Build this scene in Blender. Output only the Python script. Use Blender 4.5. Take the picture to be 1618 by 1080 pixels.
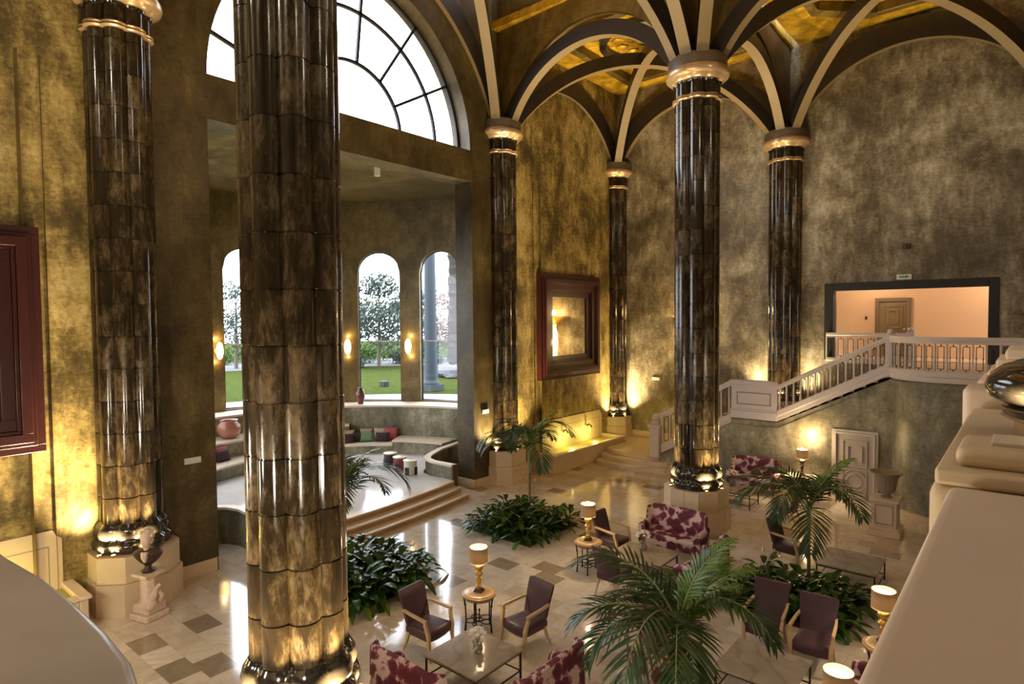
import bpy, bmesh, math, random
from math import sin, cos, pi, radians, sqrt, atan2, hypot
from mathutils import Vector, Matrix
for o in list(bpy.data.objects): bpy.data.objects.remove(o)
SC = bpy.context.scene
COL = SC.collection
# ------------------------------------------------------------------ camera
cam_d = bpy.data.cameras.new('camera'); cam = bpy.data.objects.new('camera', cam_d); COL.objects.link(cam)
F_PX, YAW, PITCH, ROLL, EYE = 977.1, 0.6979, 0.03764, -0.008274, 5.5
cam_d.sensor_width = 36; cam_d.lens = F_PX/1618*36; cam_d.clip_start = .05; cam_d.clip_end = 500
_w = Vector((-sin(YAW)*cos(PITCH), cos(YAW)*cos(PITCH), -sin(PITCH)))
_r = Vector((cos(YAW), sin(YAW), 0)); _u = _r.cross(_w)
_r2 = cos(ROLL)*_r+sin(ROLL)*_u; _u2 = -sin(ROLL)*_r+cos(ROLL)*_u
M = Matrix((_r2, _u2, -_w)).transposed().to_4x4(); M.translation = Vector((0, 0, EYE))
cam.matrix_world = M
SC.camera = cam
# ------------------------------------------------------------------ world, exposure
SC.view_settings.view_transform = 'Standard'; SC.view_settings.look = 'None'
SC.view_settings.gamma = 1; SC.view_settings.exposure = 0.55
SC.view_settings.use_curve_mapping = False
world = bpy.data.worlds.new('sky'); SC.world = world; world.use_nodes = True
bg = world.node_tree.nodes['Background']; bg.inputs[0].default_value = (.86, .91, 1.0, 1); bg.inputs[1].default_value = 5.5
SC.cycles.max_bounces = 8; SC.cycles.diffuse_bounces = 4; SC.cycles.glossy_bounces = 4
SC.cycles.transparent_max_bounces = 12; SC.cycles.sample_clamp_indirect = 4
SC.cycles.caustics_reflective = False; SC.cycles.caustics_refractive = False
UP_W = 1700      # uplights at the column feet
def lamp(kind, name, loc, power, color, parent=None, size=.05, **kw):
    d = bpy.data.lights.new(name, kind); d.energy = power; d.color = color
    if kind in ('POINT', 'SPOT'): d.shadow_soft_size = size
    for k, v in kw.items(): setattr(d, k, v)
    o = bpy.data.objects.new(name, d); COL.objects.link(o); o.location = loc
    if parent: o.parent = parent
    return o
WARM = (1.0, .68, .3); WARM2 = (1.0, .76, .48)
def area(name, loc, rot, sx, sy, power, color):
    o = lamp('AREA', name, loc, power, color, shape='RECTANGLE', size_y=sy); o.data.size = sx
    o.rotation_euler = rot; return o
# ------------------------------------------------------------------ helpers
class MB:
    def __init__(s): s.v = []; s.f = []; s.m = []
    def add(s, vs, fs, m=0):
        n = len(s.v); s.v += [tuple(v) for v in vs]
        for f in fs: s.f.append([i+n for i in f]); s.m.append(m)
        return s
    def box(s, x0, x1, y0, y1, z0, z1, m=0, T=None):
        vs = [(x, y, z) for z in (z0, z1) for y in (y0, y1) for x in (x0, x1)]
        if T: vs = [T @ Vector(v) for v in vs]
        return s.add(vs, [(0, 2, 3, 1), (4, 5, 7, 6), (0, 1, 5, 4), (2, 6, 7, 3), (0, 4, 6, 2), (1, 3, 7, 5)], m)
    def prism(s, poly, z0, z1, m=0, T=None):
        n = len(poly); vs = [(p[0], p[1], z0) for p in poly]+[(p[0], p[1], z1) for p in poly]
        if T: vs = [T @ Vector(v) for v in vs]
        fs = [list(range(n))[::-1], list(range(n, 2*n))]+[(i, (i+1) % n, n+(i+1) % n, n+i) for i in range(n)]
        return s.add(vs, fs, m)
    def loft(s, rings, m=0, close=True, cap=True):
        n = len(rings[0]); vs = [p for r in rings for p in r]; fs = []
        for k in range(len(rings)-1):
            for i in range(n if close else n-1):
                j = (i+1) % n; fs.append((k*n+i, k*n+j, (k+1)*n+j, (k+1)*n+i))
        if cap and close: fs.append(list(range(n))[::-1]); fs.append([(len(rings)-1)*n+i for i in range(n)])
        return s.add(vs, fs, m)
    def lathe(s, prof, n=24, m=0, c=(0, 0), T=None, cap=True):
        rings = [[Vector((c[0]+r*cos(2*pi*i/n), c[1]+r*sin(2*pi*i/n), z)) for i in range(n)] for r, z in prof]
        if T: rings = [[T @ p for p in r] for r in rings]
        return s.loft(rings, m, cap=cap)
    def tube(s, pts, r, n=8, m=0, square=False):
        pts = [Vector(p) for p in pts]; rr = r if isinstance(r, (list, tuple)) else [r]*len(pts); rings = []
        up = Vector((0, 0, 1)); prev = None
        for i, p in enumerate(pts):
            t = (pts[min(i+1, len(pts)-1)]-pts[max(i-1, 0)]).normalized()
            a = prev if prev is not None else (up.cross(t) if abs(t.z) < .95 else Vector((1, 0, 0)).cross(t))
            a = (a-t*a.dot(t)).normalized(); b = t.cross(a); prev = a
            if square: rings.append([p+rr[i]*(a*cx+b*cy) for cx, cy in ((1, 1), (-1, 1), (-1, -1), (1, -1))])
            else: rings.append([p+rr[i]*(a*cos(2*pi*k/n)+b*sin(2*pi*k/n)) for k in range(n)])
        return s.loft(rings, m)
    def ball(s, c, rx, ry, rz, n=12, m=0):
        pr = [(sin(pi*k/n), -cos(pi*k/n)) for k in range(n+1)]
        rings = [[Vector((c[0]+rx*max(a, .001)*cos(2*pi*i/(2*n)), c[1]+ry*max(a, .001)*sin(2*pi*i/(2*n)), c[2]+rz*b)) for i in range(2*n)] for a, b in pr]
        return s.loft(rings, m)
    def build(s, name, mats, parent=None, loc=None, smooth=True, ang=35, bevel=0, recalc=True, seg=2):
        me = bpy.data.meshes.new(name); me.from_pydata(s.v, [], s.f)
        for q in (mats if isinstance(mats, (list, tuple)) else [mats]): me.materials.append(q)
        me.polygons.foreach_set('material_index', s.m)
        if recalc:
            b = bmesh.new(); b.from_mesh(me); bmesh.ops.recalc_face_normals(b, faces=b.faces); b.to_mesh(me); b.free()
        if smooth:
            me.shade_smooth(); me.set_sharp_from_angle(angle=radians(ang))
        me.update()
        o = bpy.data.objects.new(name, me); COL.objects.link(o)
        if loc: o.location = loc
        if parent: o.parent = parent
        if bevel:
            md = o.modifiers.new('bevel', 'BEVEL'); md.width = bevel; md.segments = seg; md.limit_method = 'ANGLE'; md.angle_limit = radians(40)
            md.harden_normals = False
        return o
def tag(o, label=None, cat=None, group=None, kind=None):
    if label: o['label'] = label
    if cat: o['category'] = cat
    if group: o['group'] = group
    if kind: o['kind'] = kind
    return o
def struct(o, label=None): o['kind'] = 'structure'; (label and tag(o, label)); return o
def thing(name, label, cat, loc=(0, 0, 0), rz=0, group=None):
    o = bpy.data.objects.new(name, None); COL.objects.link(o); o.location = loc; o.rotation_euler = (0, 0, rz)
    o.empty_display_size = .2
    return tag(o, label, cat, group)
def children(o): return [c for c in bpy.data.objects if c.parent == o]
def dup(o, loc=None, rz=None, label=None, group=None, parent=None):
    c = o.copy(); COL.objects.link(c)
    if o.type == 'LIGHT': pass
    if parent: c.parent = parent
    if loc: c.location = loc
    if rz is not None: c.rotation_euler = (0, 0, rz)
    if label: c['label'] = label
    if group: c['group'] = group
    for ch in children(o): dup(ch, parent=c)
    return c
# ------------------------------------------------------------------ materials
def new_mat(name):
    m = bpy.data.materials.new(name); m.use_nodes = True; nt = m.node_tree
    return m, nt, nt.nodes['Principled BSDF']
def rgb(c): return (c[0], c[1], c[2], 1)
def plain(name, col, rough=.5, metal=0, spec=.5, coat=0, emit=None, es=0, noise=0, nscale=8, trans=0, sheen=0, bump=0):
    m, nt, b = new_mat(name); N = nt.nodes; L = nt.links
    b.inputs['Base Color'].default_value = rgb(col); b.inputs['Roughness'].default_value = rough
    b.inputs['Metallic'].default_value = metal; b.inputs['Specular IOR Level'].default_value = spec
    b.inputs['Coat Weight'].default_value = coat; b.inputs['Coat Roughness'].default_value = .08
    if sheen: b.inputs['Sheen Weight'].default_value = sheen
    if trans: b.inputs['Transmission Weight'].default_value = trans
    if emit: b.inputs['Emission Color'].default_value = rgb(emit); b.inputs['Emission Strength'].default_value = es
    tc = N.new('ShaderNodeTexCoord'); nz = N.new('ShaderNodeTexNoise'); nz.inputs['Scale'].default_value = nscale; nz.inputs['Detail'].default_value = 6
    L.new(tc.outputs['Object'], nz.inputs['Vector'])
    if noise:
        mx = N.new('ShaderNodeMix'); mx.data_type = 'RGBA'
        mx.inputs['A'].default_value = rgb([c*(1-noise) for c in col]); mx.inputs['B'].default_value = rgb([min(1, c*(1+noise)) for c in col])
        L.new(nz.outputs['Fac'], mx.inputs['Factor']); L.new(mx.outputs['Result'], b.inputs['Base Color'])
    if bump:
        bp = N.new('ShaderNodeBump'); bp.inputs['Strength'].default_value = bump; bp.inputs['Distance'].default_value = .01
        L.new(nz.outputs['Fac'], bp.inputs['Height']); L.new(bp.outputs['Normal'], b.inputs['Normal'])
    return m
def ramp(N, stops):
    r = N.new('ShaderNodeValToRGB'); e = r.color_ramp.elements
    while len(e) < len(stops): e.new(.5)
    for i, (p, c) in enumerate(stops): e[i].position = p; e[i].color = rgb(c) if len(c) == 3 else c
    return r
def mottled(name, stops, scale=.55, vscale=1.0, fine=5, rough=(.3, .55), metal=.2, spec=.5, dist=.35, mixf=.45, bump=.15):
    """hand-trowelled stucco: large clouds, vertical streaks and small scratches, glazed"""
    m, nt, b = new_mat(name); N = nt.nodes; L = nt.links
    tc = N.new('ShaderNodeTexCoord')
    def noise(sc, mscale, det, ro, di):
        mp = N.new('ShaderNodeMapping'); mp.inputs['Scale'].default_value = mscale; L.new(tc.outputs['Object'], mp.inputs['Vector'])
        n = N.new('ShaderNodeTexNoise'); n.inputs['Scale'].default_value = sc; n.inputs['Detail'].default_value = det; n.inputs['Roughness'].default_value = ro; n.inputs['Distortion'].default_value = di
        L.new(mp.outputs[0], n.inputs['Vector']); return n.outputs['Fac']
    n1 = noise(scale, (1, 1, 1), 10, .6, dist); n2 = noise(fine*.5, (1.5, 1.5, .55), 12, .75, .2); n3 = noise(fine*1.6, (1, 1, 1.6), 10, .8, .6)
    def mix(x, y, f):
        k = N.new('ShaderNodeMix'); k.data_type = 'FLOAT'; k.inputs['Factor'].default_value = f; L.new(x, k.inputs['A']); L.new(y, k.inputs['B']); return k.outputs['Result']
    fac = mix(mix(n1, n2, .4), n3, .27)
    r = ramp(N, stops); L.new(fac, r.inputs['Fac']); L.new(r.outputs['Color'], b.inputs['Base Color'])
    rr = N.new('ShaderNodeMapRange'); rr.inputs['From Min'].default_value = .35; rr.inputs['From Max'].default_value = .65
    rr.inputs['To Min'].default_value = rough[0]; rr.inputs['To Max'].default_value = rough[1]
    L.new(n2, rr.inputs['Value']); L.new(rr.outputs[0], b.inputs['Roughness'])
    b.inputs['Metallic'].default_value = metal; b.inputs['Specular IOR Level'].default_value = spec
    bp = N.new('ShaderNodeBump'); bp.inputs['Strength'].default_value = bump; bp.inputs['Distance'].default_value = .03
    L.new(fac, bp.inputs['Height']); L.new(bp.outputs['Normal'], b.inputs['Normal'])
    return m
MT = {}
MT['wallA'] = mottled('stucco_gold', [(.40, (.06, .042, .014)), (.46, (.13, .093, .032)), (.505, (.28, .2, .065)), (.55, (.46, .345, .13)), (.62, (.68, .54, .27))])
MT['wallDark'] = mottled('stucco_dark', [(.38, (.03, .02, .008)), (.46, (.055, .038, .014)), (.54, (.1, .07, .027)), (.66, (.24, .18, .08))])  # darker tone of the wall stucco, kept to the window bay
MT['wallB'] = mottled('stucco_umber', [(.40, (.075, .057, .032)), (.46, (.13, .10, .06)), (.505, (.22, .18, .115)), (.55, (.36, .305, .21)), (.62, (.62, .56, .45))], scale=.6)
MT['apse'] = mottled('stucco_olive_bronze', [(.38, (.06, .04, .012)), (.46, (.12, .08, .024)), (.54, (.21, .145, .045)), (.66, (.38, .28, .11))])
MT['olive'] = mottled('stucco_grey_olive', [(.38, (.075, .066, .038)), (.46, (.14, .125, .075)), (.53, (.25, .22, .14)), (.62, (.48, .43, .29))], scale=.8)
MT['ceilGold'] = mottled('ceiling_gold_leaf', [(.38, (.2, .12, .01)), (.47, (.42, .235, .014)), (.55, (.7, .42, .028)), (.66, (.9, .6, .1))], scale=1.2, fine=7, metal=.3)
MT['spandrel'] = mottled('stucco_spandrel', [(.38, (.05, .032, .008)), (.46, (.1, .065, .015)), (.54, (.18, .12, .028)), (.66, (.32, .22, .07))], scale=.8, metal=.3)
MT['ribSide'] = plain('rib_dark_bronze', (.035, .026, .02), .4, .2, noise=.4, nscale=3)
MT['ribSoffit'] = plain('rib_tan', (.17, .12, .062), .55, 0, noise=.12, nscale=2)
def column_mat():
    m, nt, b = new_mat('glazed_column_tile'); N = nt.nodes; L = nt.links
    tc = N.new('ShaderNodeTexCoord'); at = N.new('ShaderNodeAttribute'); at.attribute_name = 'tile'
    def noise(sc, mscale, det, ro, di):
        mp = N.new('ShaderNodeMapping'); mp.inputs['Scale'].default_value = mscale; L.new(tc.outputs['Object'], mp.inputs['Vector'])
        cb = N.new('ShaderNodeVectorMath'); cb.operation = 'MULTIPLY_ADD'; cb.inputs[1].default_value = (23, 17, 31); L.new(at.outputs['Vector'], cb.inputs[0]); L.new(mp.outputs[0], cb.inputs[2])
        n = N.new('ShaderNodeTexNoise'); n.inputs['Scale'].default_value = sc; n.inputs['Detail'].default_value = det; n.inputs['Roughness'].default_value = ro; n.inputs['Distortion'].default_value = di
        L.new(cb.outputs[0], n.inputs['Vector']); return n.outputs['Fac']
    big = noise(2.6, (1.3, 1.3, .5), 8, .6, .4); fine = noise(14, (1.5, 1.5, .5), 10, .8, .2)
    k = N.new('ShaderNodeMix'); k.data_type = 'FLOAT'; k.inputs['Factor'].default_value = .42; L.new(big, k.inputs['A']); L.new(fine, k.inputs['B'])
    ad = N.new('ShaderNodeMath'); ad.operation = 'MULTIPLY_ADD'; ad.inputs[1].default_value = .07; L.new(at.outputs['Fac'], ad.inputs[0]); L.new(k.outputs['Result'], ad.inputs[2])
    r = ramp(N, [(.43, (.014, .01, .006)), (.53, (.034, .022, .011)), (.59, (.07, .046, .02)), (.65, (.14, .097, .045)), (.74, (.3, .22, .12))])
    L.new(ad.outputs[0], r.inputs['Fac']); L.new(r.outputs['Color'], b.inputs['Base Color'])
    r2 = N.new('ShaderNodeMapRange'); r2.inputs['From Min'].default_value = .5; r2.inputs['From Max'].default_value = .62; r2.inputs['To Min'].default_value = .1; r2.inputs['To Max'].default_value = .36
    L.new(ad.outputs[0], r2.inputs['Value']); L.new(r2.outputs[0], b.inputs['Roughness'])
    b.inputs['Metallic'].default_value = .25; b.inputs['Coat Weight'].default_value = .5; b.inputs['Coat Roughness'].default_value = .1
    bp = N.new('ShaderNodeBump'); bp.inputs['Strength'].default_value = .18; bp.inputs['Distance'].default_value = .006
    L.new(k.outputs['Result'], bp.inputs['Height']); L.new(bp.outputs['Normal'], b.inputs['Normal'])
    return m
MT['col'] = column_mat()
MT['colBase'] = plain('black_glazed_base', (.03, .024, .018), .14, .3, coat=.5, noise=.5, nscale=4)
MT['capital'] = plain('bronzed_capital', (.5, .34, .2), .28, .5, noise=.35, nscale=6)
MT['drum'] = plain('umber_capital_drum', (.11, .085, .062), .4, .1, noise=.35, nscale=4)
def floor_mat():
    m, nt, b = new_mat('polished_marble_floor'); N = nt.nodes; L = nt.links
    tc = N.new('ShaderNodeTexCoord'); sx = N.new('ShaderNodeSeparateXYZ'); L.new(tc.outputs['Object'], sx.inputs[0])
    def mth(op, a, bb=None, v=None):
        n = N.new('ShaderNodeMath'); n.operation = op; L.new(a, n.inputs[0])
        if bb is not None: L.new(bb, n.inputs[1])
        elif v is not None: n.inputs[1].default_value = v
        return n.outputs[0]
    u = mth('DIVIDE', sx.outputs[0], v=.62); v = mth('DIVIDE', sx.outputs[1], v=.46)
    row = mth('FLOOR', v); off = mth('MULTIPLY', mth('MODULO', row, v=2), v=.5); u2 = mth('ADD', u, off)
    cu = mth('FLOOR', u2); cx = N.new('ShaderNodeCombineXYZ'); L.new(cu, cx.inputs[0]); L.new(row, cx.inputs[1])
    wn = N.new('ShaderNodeTexWhiteNoise'); wn.noise_dimensions = '2D'; L.new(cx.outputs[0], wn.inputs['Vector'])
    tone = ramp(N, [(0, (.58, .49, .37)), (.45, (.66, .57, .45)), (.955, (.74, .66, .54)), (.96, (.36, .29, .2)), (1, (.28, .22, .15))])
    tone.color_ramp.interpolation = 'LINEAR'; L.new(wn.outputs['Value'], tone.inputs['Fac'])
    vn = N.new('ShaderNodeTexNoise'); vn.inputs['Scale'].default_value = 2.2; vn.inputs['Detail'].default_value = 10; vn.inputs['Roughness'].default_value = .65; vn.inputs['Distortion'].default_value = 2
    vo = N.new('ShaderNodeVectorMath'); vo.operation = 'MULTIPLY_ADD'; vo.inputs[1].default_value = (9, 9, 9); L.new(wn.outputs['Color'], vo.inputs[0]); L.new(tc.outputs['Object'], vo.inputs[2]); L.new(vo.outputs[0], vn.inputs['Vector'])
    vr = ramp(N, [(.35, (.85, .82, .77)), (.55, (1, 1, 1)), (.7, (1.06, 1.05, 1.03))]); L.new(vn.outputs['Fac'], vr.inputs['Fac'])
    mu = N.new('ShaderNodeMix'); mu.data_type = 'RGBA'; mu.blend_type = 'MULTIPLY'; mu.inputs['Factor'].default_value = 1
    L.new(tone.outputs['Color'], mu.inputs['A']); L.new(vr.outputs['Color'], mu.inputs['B'])
    fu = mth('FRACT', u2); fv = mth('FRACT', v)
    du = mth('MINIMUM', fu, mth('SUBTRACT', fu, v=1)); 
    a1 = mth('ABSOLUTE', mth('SUBTRACT', fu, v=.5)); a2 = mth('ABSOLUTE', mth('SUBTRACT', fv, v=.5)); mxx = mth('MAXIMUM', a1, a2)
    gr = mth('GREATER_THAN', mxx, v=.493); g2 = mth('MULTIPLY', gr, v=.35)
    mg = N.new('ShaderNodeMix'); mg.data_type = 'RGBA'; mg.inputs['B'].default_value = (.2, .15, .09, 1); L.new(g2, mg.inputs['Factor']); L.new(mu.outputs['Result'], mg.inputs['A'])
    L.new(mg.outputs['Result'], b.inputs['Base Color'])
    b.inputs['Roughness'].default_value = .09; b.inputs['Specular IOR Level'].default_value = .65; b.inputs['Coat Weight'].default_value = .3; b.inputs['Coat Roughness'].default_value = .04
    return m
MT['floor'] = floor_mat()
MT['cream'] = plain('cream_stone', (.66, .52, .34), .45, noise=.12, nscale=3, bump=.05)
MT['pale'] = plain('pale_limestone', (.74, .6, .46), .4, noise=.08, nscale=2)
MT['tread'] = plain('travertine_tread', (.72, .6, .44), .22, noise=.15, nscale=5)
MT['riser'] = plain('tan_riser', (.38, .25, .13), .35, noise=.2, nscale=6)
MT['stage'] = plain('pale_stage_marble', (.72, .69, .64), .1, noise=.15, nscale=1.5, coat=.3)
MT['white'] = plain('white_painted_wood', (.66, .58, .53), .42, noise=.05)
MT['groove'] = plain('groove_shadow_line', (.3, .24, .2), .5)
MT['brass'] = plain('dark_metal', (.09, .06, .035), .35, .8)
MT['burg'] = plain('burgundy_lacquer', (.042, .008, .007), .32, coat=.2, noise=.25, nscale=4)
MT['mirror'] = plain('mirror_glass', (.86, .82, .72), .02, 1)
MT['iron'] = plain('wrought_iron', (.035, .03, .028), .4, .7)
def marble(name, c0, c1, scale=1.2, rough=.25):
    m, nt, b = new_mat(name); N = nt.nodes; L = nt.links
    tc = N.new('ShaderNodeTexCoord'); w = N.new('ShaderNodeTexWave'); w.inputs['Scale'].default_value = scale; w.inputs['Distortion'].default_value = 9; w.inputs['Detail'].default_value = 5; w.inputs['Detail Scale'].default_value = 1.6
    w.bands_direction = 'DIAGONAL'
    L.new(tc.outputs['Object'], w.inputs['Vector']); r = ramp(N, [(0, c1), (.1, [(a*.35+b2*.65) for a, b2 in zip(c1, c0)]), (.3, c0), (1, c0)])
    L.new(w.outputs['Fac'], r.inputs['Fac'])
    n = N.new('ShaderNodeTexNoise'); n.inputs['Scale'].default_value = 3; n.inputs['Detail'].default_value = 8; L.new(tc.outputs['Object'], n.inputs['Vector'])
    rr = ramp(N, [(.3, (.84, .84, .84)), (.7, (1.08, 1.08, 1.08))]); L.new(n.outputs['Fac'], rr.inputs['Fac'])
    mu = N.new('ShaderNodeMix'); mu.data_type = 'RGBA'; mu.blend_type = 'MULTIPLY'; mu.inputs['Factor'].default_value = 1
    L.new(r.outputs['Color'], mu.inputs['A']); L.new(rr.outputs['Color'], mu.inputs['B']); L.new(mu.outputs['Result'], b.inputs['Base Color'])
    b.inputs['Roughness'].default_value = rough
    return m
MT['veined'] = marble('veined_marble', (.66, .58, .51), (.3, .27, .25), .35, .25)
MT['tabletop'] = marble('table_marble', (.40, .33, .25), (.32, .26, .19), 1.1, .15)
MT['grey_marble'] = marble('grey_marble', (.42, .38, .34), (.2, .17, .15), 2.2, .2)
def flower():
    m, nt, b = new_mat('burgundy_flower_print_fabric'); N = nt.nodes; L = nt.links
    tc = N.new('ShaderNodeTexCoord'); nz = N.new('ShaderNodeTexNoise'); nz.inputs['Scale'].default_value = 5; nz.inputs['Detail'].default_value = 4
    L.new(tc.outputs['Object'], nz.inputs['Vector'])
    ma = N.new('ShaderNodeVectorMath'); ma.operation = 'MULTIPLY_ADD'; ma.inputs[1].default_value = (.22, .22, .22); L.new(nz.outputs['Color'], ma.inputs[0]); L.new(tc.outputs['Object'], ma.inputs[2])
    vo = N.new('ShaderNodeTexVoronoi'); vo.inputs['Scale'].default_value = 5.2; L.new(ma.outputs[0], vo.inputs['Vector'])
    n2 = N.new('ShaderNodeTexNoise'); n2.inputs['Scale'].default_value = 22; n2.inputs['Detail'].default_value = 5; L.new(tc.outputs['Object'], n2.inputs['Vector'])
    ad = N.new('ShaderNodeMath'); ad.operation = 'MULTIPLY_ADD'; ad.inputs[1].default_value = .35; L.new(n2.outputs['Fac'], ad.inputs[0]); L.new(vo.outputs['Distance'], ad.inputs[2])
    r = ramp(N, [(.52, (.085, .008, .022)), (.73, (.16, .02, .045)), (.78, (.36, .13, .16)), (.84, (.56, .43, .40)), (1, (.55, .42, .38))]); L.new(ad.outputs[0], r.inputs['Fac'])
    L.new(r.outputs['Color'], b.inputs['Base Color']); b.inputs['Roughness'].default_value = .75
    return m
MT['flower'] = flower()
MT['plum'] = plain('plum_leather', (.055, .018, .028), .5, noise=.3, nscale=7, sheen=.1)
MT['plumback'] = plain('plum_leather_back', (.055, .02, .032), .5, noise=.2, nscale=7)
MT['blond'] = plain('blond_wood', (.55, .38, .2), .4, noise=.15, nscale=12)
MT['walnut'] = plain('walnut', (.08, .04, .02), .4)
MT['gold'] = plain('gilt_metal', (.75, .47, .14), .28, .9)
MT['bronzeL'] = plain('bronze_lamp_foot', (.12, .07, .03), .35, .6)
def shade():
    m, nt, b = new_mat('lamp_shade_fabric'); N = nt.nodes; L = nt.links
    tr = N.new('ShaderNodeBsdfTranslucent'); tr.inputs[0].default_value = (.8, .6, .38, 1)
    b.inputs['Base Color'].default_value = (.2, .155, .11, 1); b.inputs['Roughness'].default_value = .8
    mx = N.new('ShaderNodeMixShader'); mx.inputs[0].default_value = .1
    out = [n for n in N if n.type == 'OUTPUT_MATERIAL'][0]
    L.new(b.outputs[0], mx.inputs[1]); L.new(tr.outputs[0], mx.inputs[2]); L.new(mx.outputs[0], out.inputs[0]); return m
MT['shade'] = shade()
MT['glow'] = plain('lit_lamp_diffuser', (.9, .8, .6), .5, emit=(1, .72, .38), es=5)
MT['bulb'] = plain('lit_uplight_glass', (.9, .8, .6), .5, emit=(1, .75, .42), es=14)
MT['sconce'] = plain('lit_alabaster', (.9, .8, .6), .5, emit=(1, .66, .22), es=4)
def glass():
    m, nt, b = new_mat('window_glass'); N = nt.nodes; L = nt.links
    t = N.new('ShaderNodeBsdfTransparent'); t.inputs[0].default_value = (.97, .985, 1, 1); g = N.new('ShaderNodeBsdfGlossy'); g.inputs[1].default_value = 0.02
    mx = N.new('ShaderNodeMixShader'); mx.inputs[0].default_value = .05
    out = [n for n in N if n.type == 'OUTPUT_MATERIAL'][0]
    L.new(t.outputs[0], mx.inputs[1]); L.new(g.outputs[0], mx.inputs[2]); L.new(mx.outputs[0], out.inputs[0]); N.remove(b); return m
MT['glass'] = glass()
MT['mullion'] = plain('dark_window_metal', (.03, .03, .035), .4, .4)
def leaf(name, c, c2, rough=.35):
    m, nt, b = new_mat(name); N = nt.nodes; L = nt.links
    tc = N.new('ShaderNodeTexCoord'); nz = N.new('ShaderNodeTexNoise'); nz.inputs['Scale'].default_value = 6; L.new(tc.outputs['Object'], nz.inputs['Vector'])
    r = ramp(N, [(.35, c), (.68, c2)]); L.new(nz.outputs['Fac'], r.inputs['Fac']); L.new(r.outputs['Color'], b.inputs['Base Color']); b.inputs['Roughness'].default_value = rough
    tr = N.new('ShaderNodeBsdfTranslucent'); L.new(r.outputs['Color'], tr.inputs[0]); mx = N.new('ShaderNodeMixShader'); mx.inputs[0].default_value = .25
    out = [n for n in N if n.type == 'OUTPUT_MATERIAL'][0]
    L.new(b.outputs[0], mx.inputs[1]); L.new(tr.outputs[0], mx.inputs[2]); L.new(mx.outputs[0], out.inputs[0]); return m
MT['frond'] = leaf('palm_leaflet', (.016, .042, .014), (.045, .1, .028), .28)
MT['frondY'] = leaf('young_palm_leaflet', (.06, .13, .015), (.16, .26, .03), .35)
MT['lily'] = leaf('dark_glossy_leaf', (.015, .045, .012), (.05, .12, .02), .22)
MT['lilyY'] = leaf('bright_glossy_leaf', (.04, .12, .012), (.1, .22, .02), .25)
MT['trunk'] = plain('palm_stem', (.16, .12, .06), .6, noise=.4, nscale=20)
MT['stemG'] = plain('green_palm_stem', (.2, .24, .1), .5, noise=.3, nscale=10)
MT['soil'] = plain('dark_soil', (.03, .022, .015), .9, noise=.4, nscale=30)
MT['peach'] = plain('peach_painted_wall', (.7, .47, .28), .6, noise=.03)
MT['bustw'] = plain('weathered_plaster', (.68, .52, .42), .6, noise=.25, nscale=14, bump=.2)
MT['bustd'] = plain('dark_bronze_drape', (.06, .035, .03), .4, .3)
MT['terracotta'] = plain('glazed_terracotta', (.38, .15, .09), .25, noise=.25, nscale=6)
MT['vase'] = plain('brown_glazed_vase', (.12, .045, .03), .25, noise=.4, nscale=8)
MT['flowerw'] = plain('white_petals', (.85, .82, .76), .6)
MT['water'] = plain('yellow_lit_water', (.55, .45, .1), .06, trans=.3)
MT['plate'] = plain('white_plastic', (.75, .72, .66), .4)
MT['signgreen'] = plain('green_sign_print', (.05, .3, .12), .5)
MT['dark'] = plain('near_black', (.012, .01, .008), .5)
MT['tapestry'] = plain('dark_red_cloth', (.17, .02, .025), .8)
# ================================================================== STRUCTURE
XA, YB, ZC = -13.75, 23.5, 15.0
def plate(loops, mp, thick, mats, name, m_in=0):
    """flat plate with holes: loops of (u,v); mp(u,v,w)->xyz, w = 0 front, 1 back"""
    b = bmesh.new(); es = []; vl = []
    for lp in loops:
        vs = [b.verts.new((u, v, 0)) for u, v in lp]; vl.append(vs)
        for i in range(len(vs)): es.append(b.edges.new((vs[i], vs[(i+1) % len(vs)])))
    bmesh.ops.triangle_fill(b, use_beauty=True, use_dissolve=False, edges=es)
    b.verts.index_update(); uv = [(v.co.x, v.co.y) for v in b.verts]; tris = [[v.index for v in f.verts] for f in b.faces]
    idx = [[v.index for v in vs] for vs in vl]; b.free()
    mb = MB(); n = len(uv)
    mb.add([mp(u, v, 0) for u, v in uv]+[mp(u, v, thick) for u, v in uv], tris+[[i+n for i in t[::-1]] for t in tris], 0)
    for lp in idx:
        k = len(lp)
        for i in range(k):
            a, c = lp[i], lp[(i+1) % k]; mb.f.append([a, c, c+n, a+n]); mb.m.append(m_in)
    return mb.build(name, mats)
def arc(cx, cz, r, a0, a1, n): return [(cx+r*cos(radians(a0+(a1-a0)*i/n)), cz+r*sin(radians(a0+(a1-a0)*i/n))) for i in range(n+1)]
# floor (inside the hall; the apse stands on it too)
fl = MB().box(-23.2, 4.0, -4.0, 27, -.2, 0).build('floor', MT['floor'], smooth=False); struct(fl)
# left wall with the apse opening and the half-round window
LC, LZ, LR = 10.3, 10.85, 4.1
outer = [(-4, 0), (6.18, 0), (6.18, 9.88), (14.45, 9.88), (14.45, 0), (YB+.6, 0), (YB+.6, 17.2), (-4, 17.2)]
hole = arc(LC, LZ, LR, 0, 180, 48)
struct(plate([[(-4, 0), (4.45, 0), (4.45, 17.2), (-4, 17.2)]], lambda u, v, w: (XA-w, u, v), .75, [MT['wallA']], 'wall_left'))
outer = [(4.45, 0), (6.18, 0), (6.18, 9.88), (14.45, 9.88), (14.45, 0), (15.85, 0), (15.85, 17.2), (4.45, 17.2)]
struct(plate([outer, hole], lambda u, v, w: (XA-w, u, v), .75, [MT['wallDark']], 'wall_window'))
struct(plate([[(15.85, 0), (YB+.6, 0), (YB+.6, 17.2), (15.85, 17.2)]], lambda u, v, w: (XA-w, u, v), .75, [MT['wallA']], 'wall_mirror_bay'))
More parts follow.
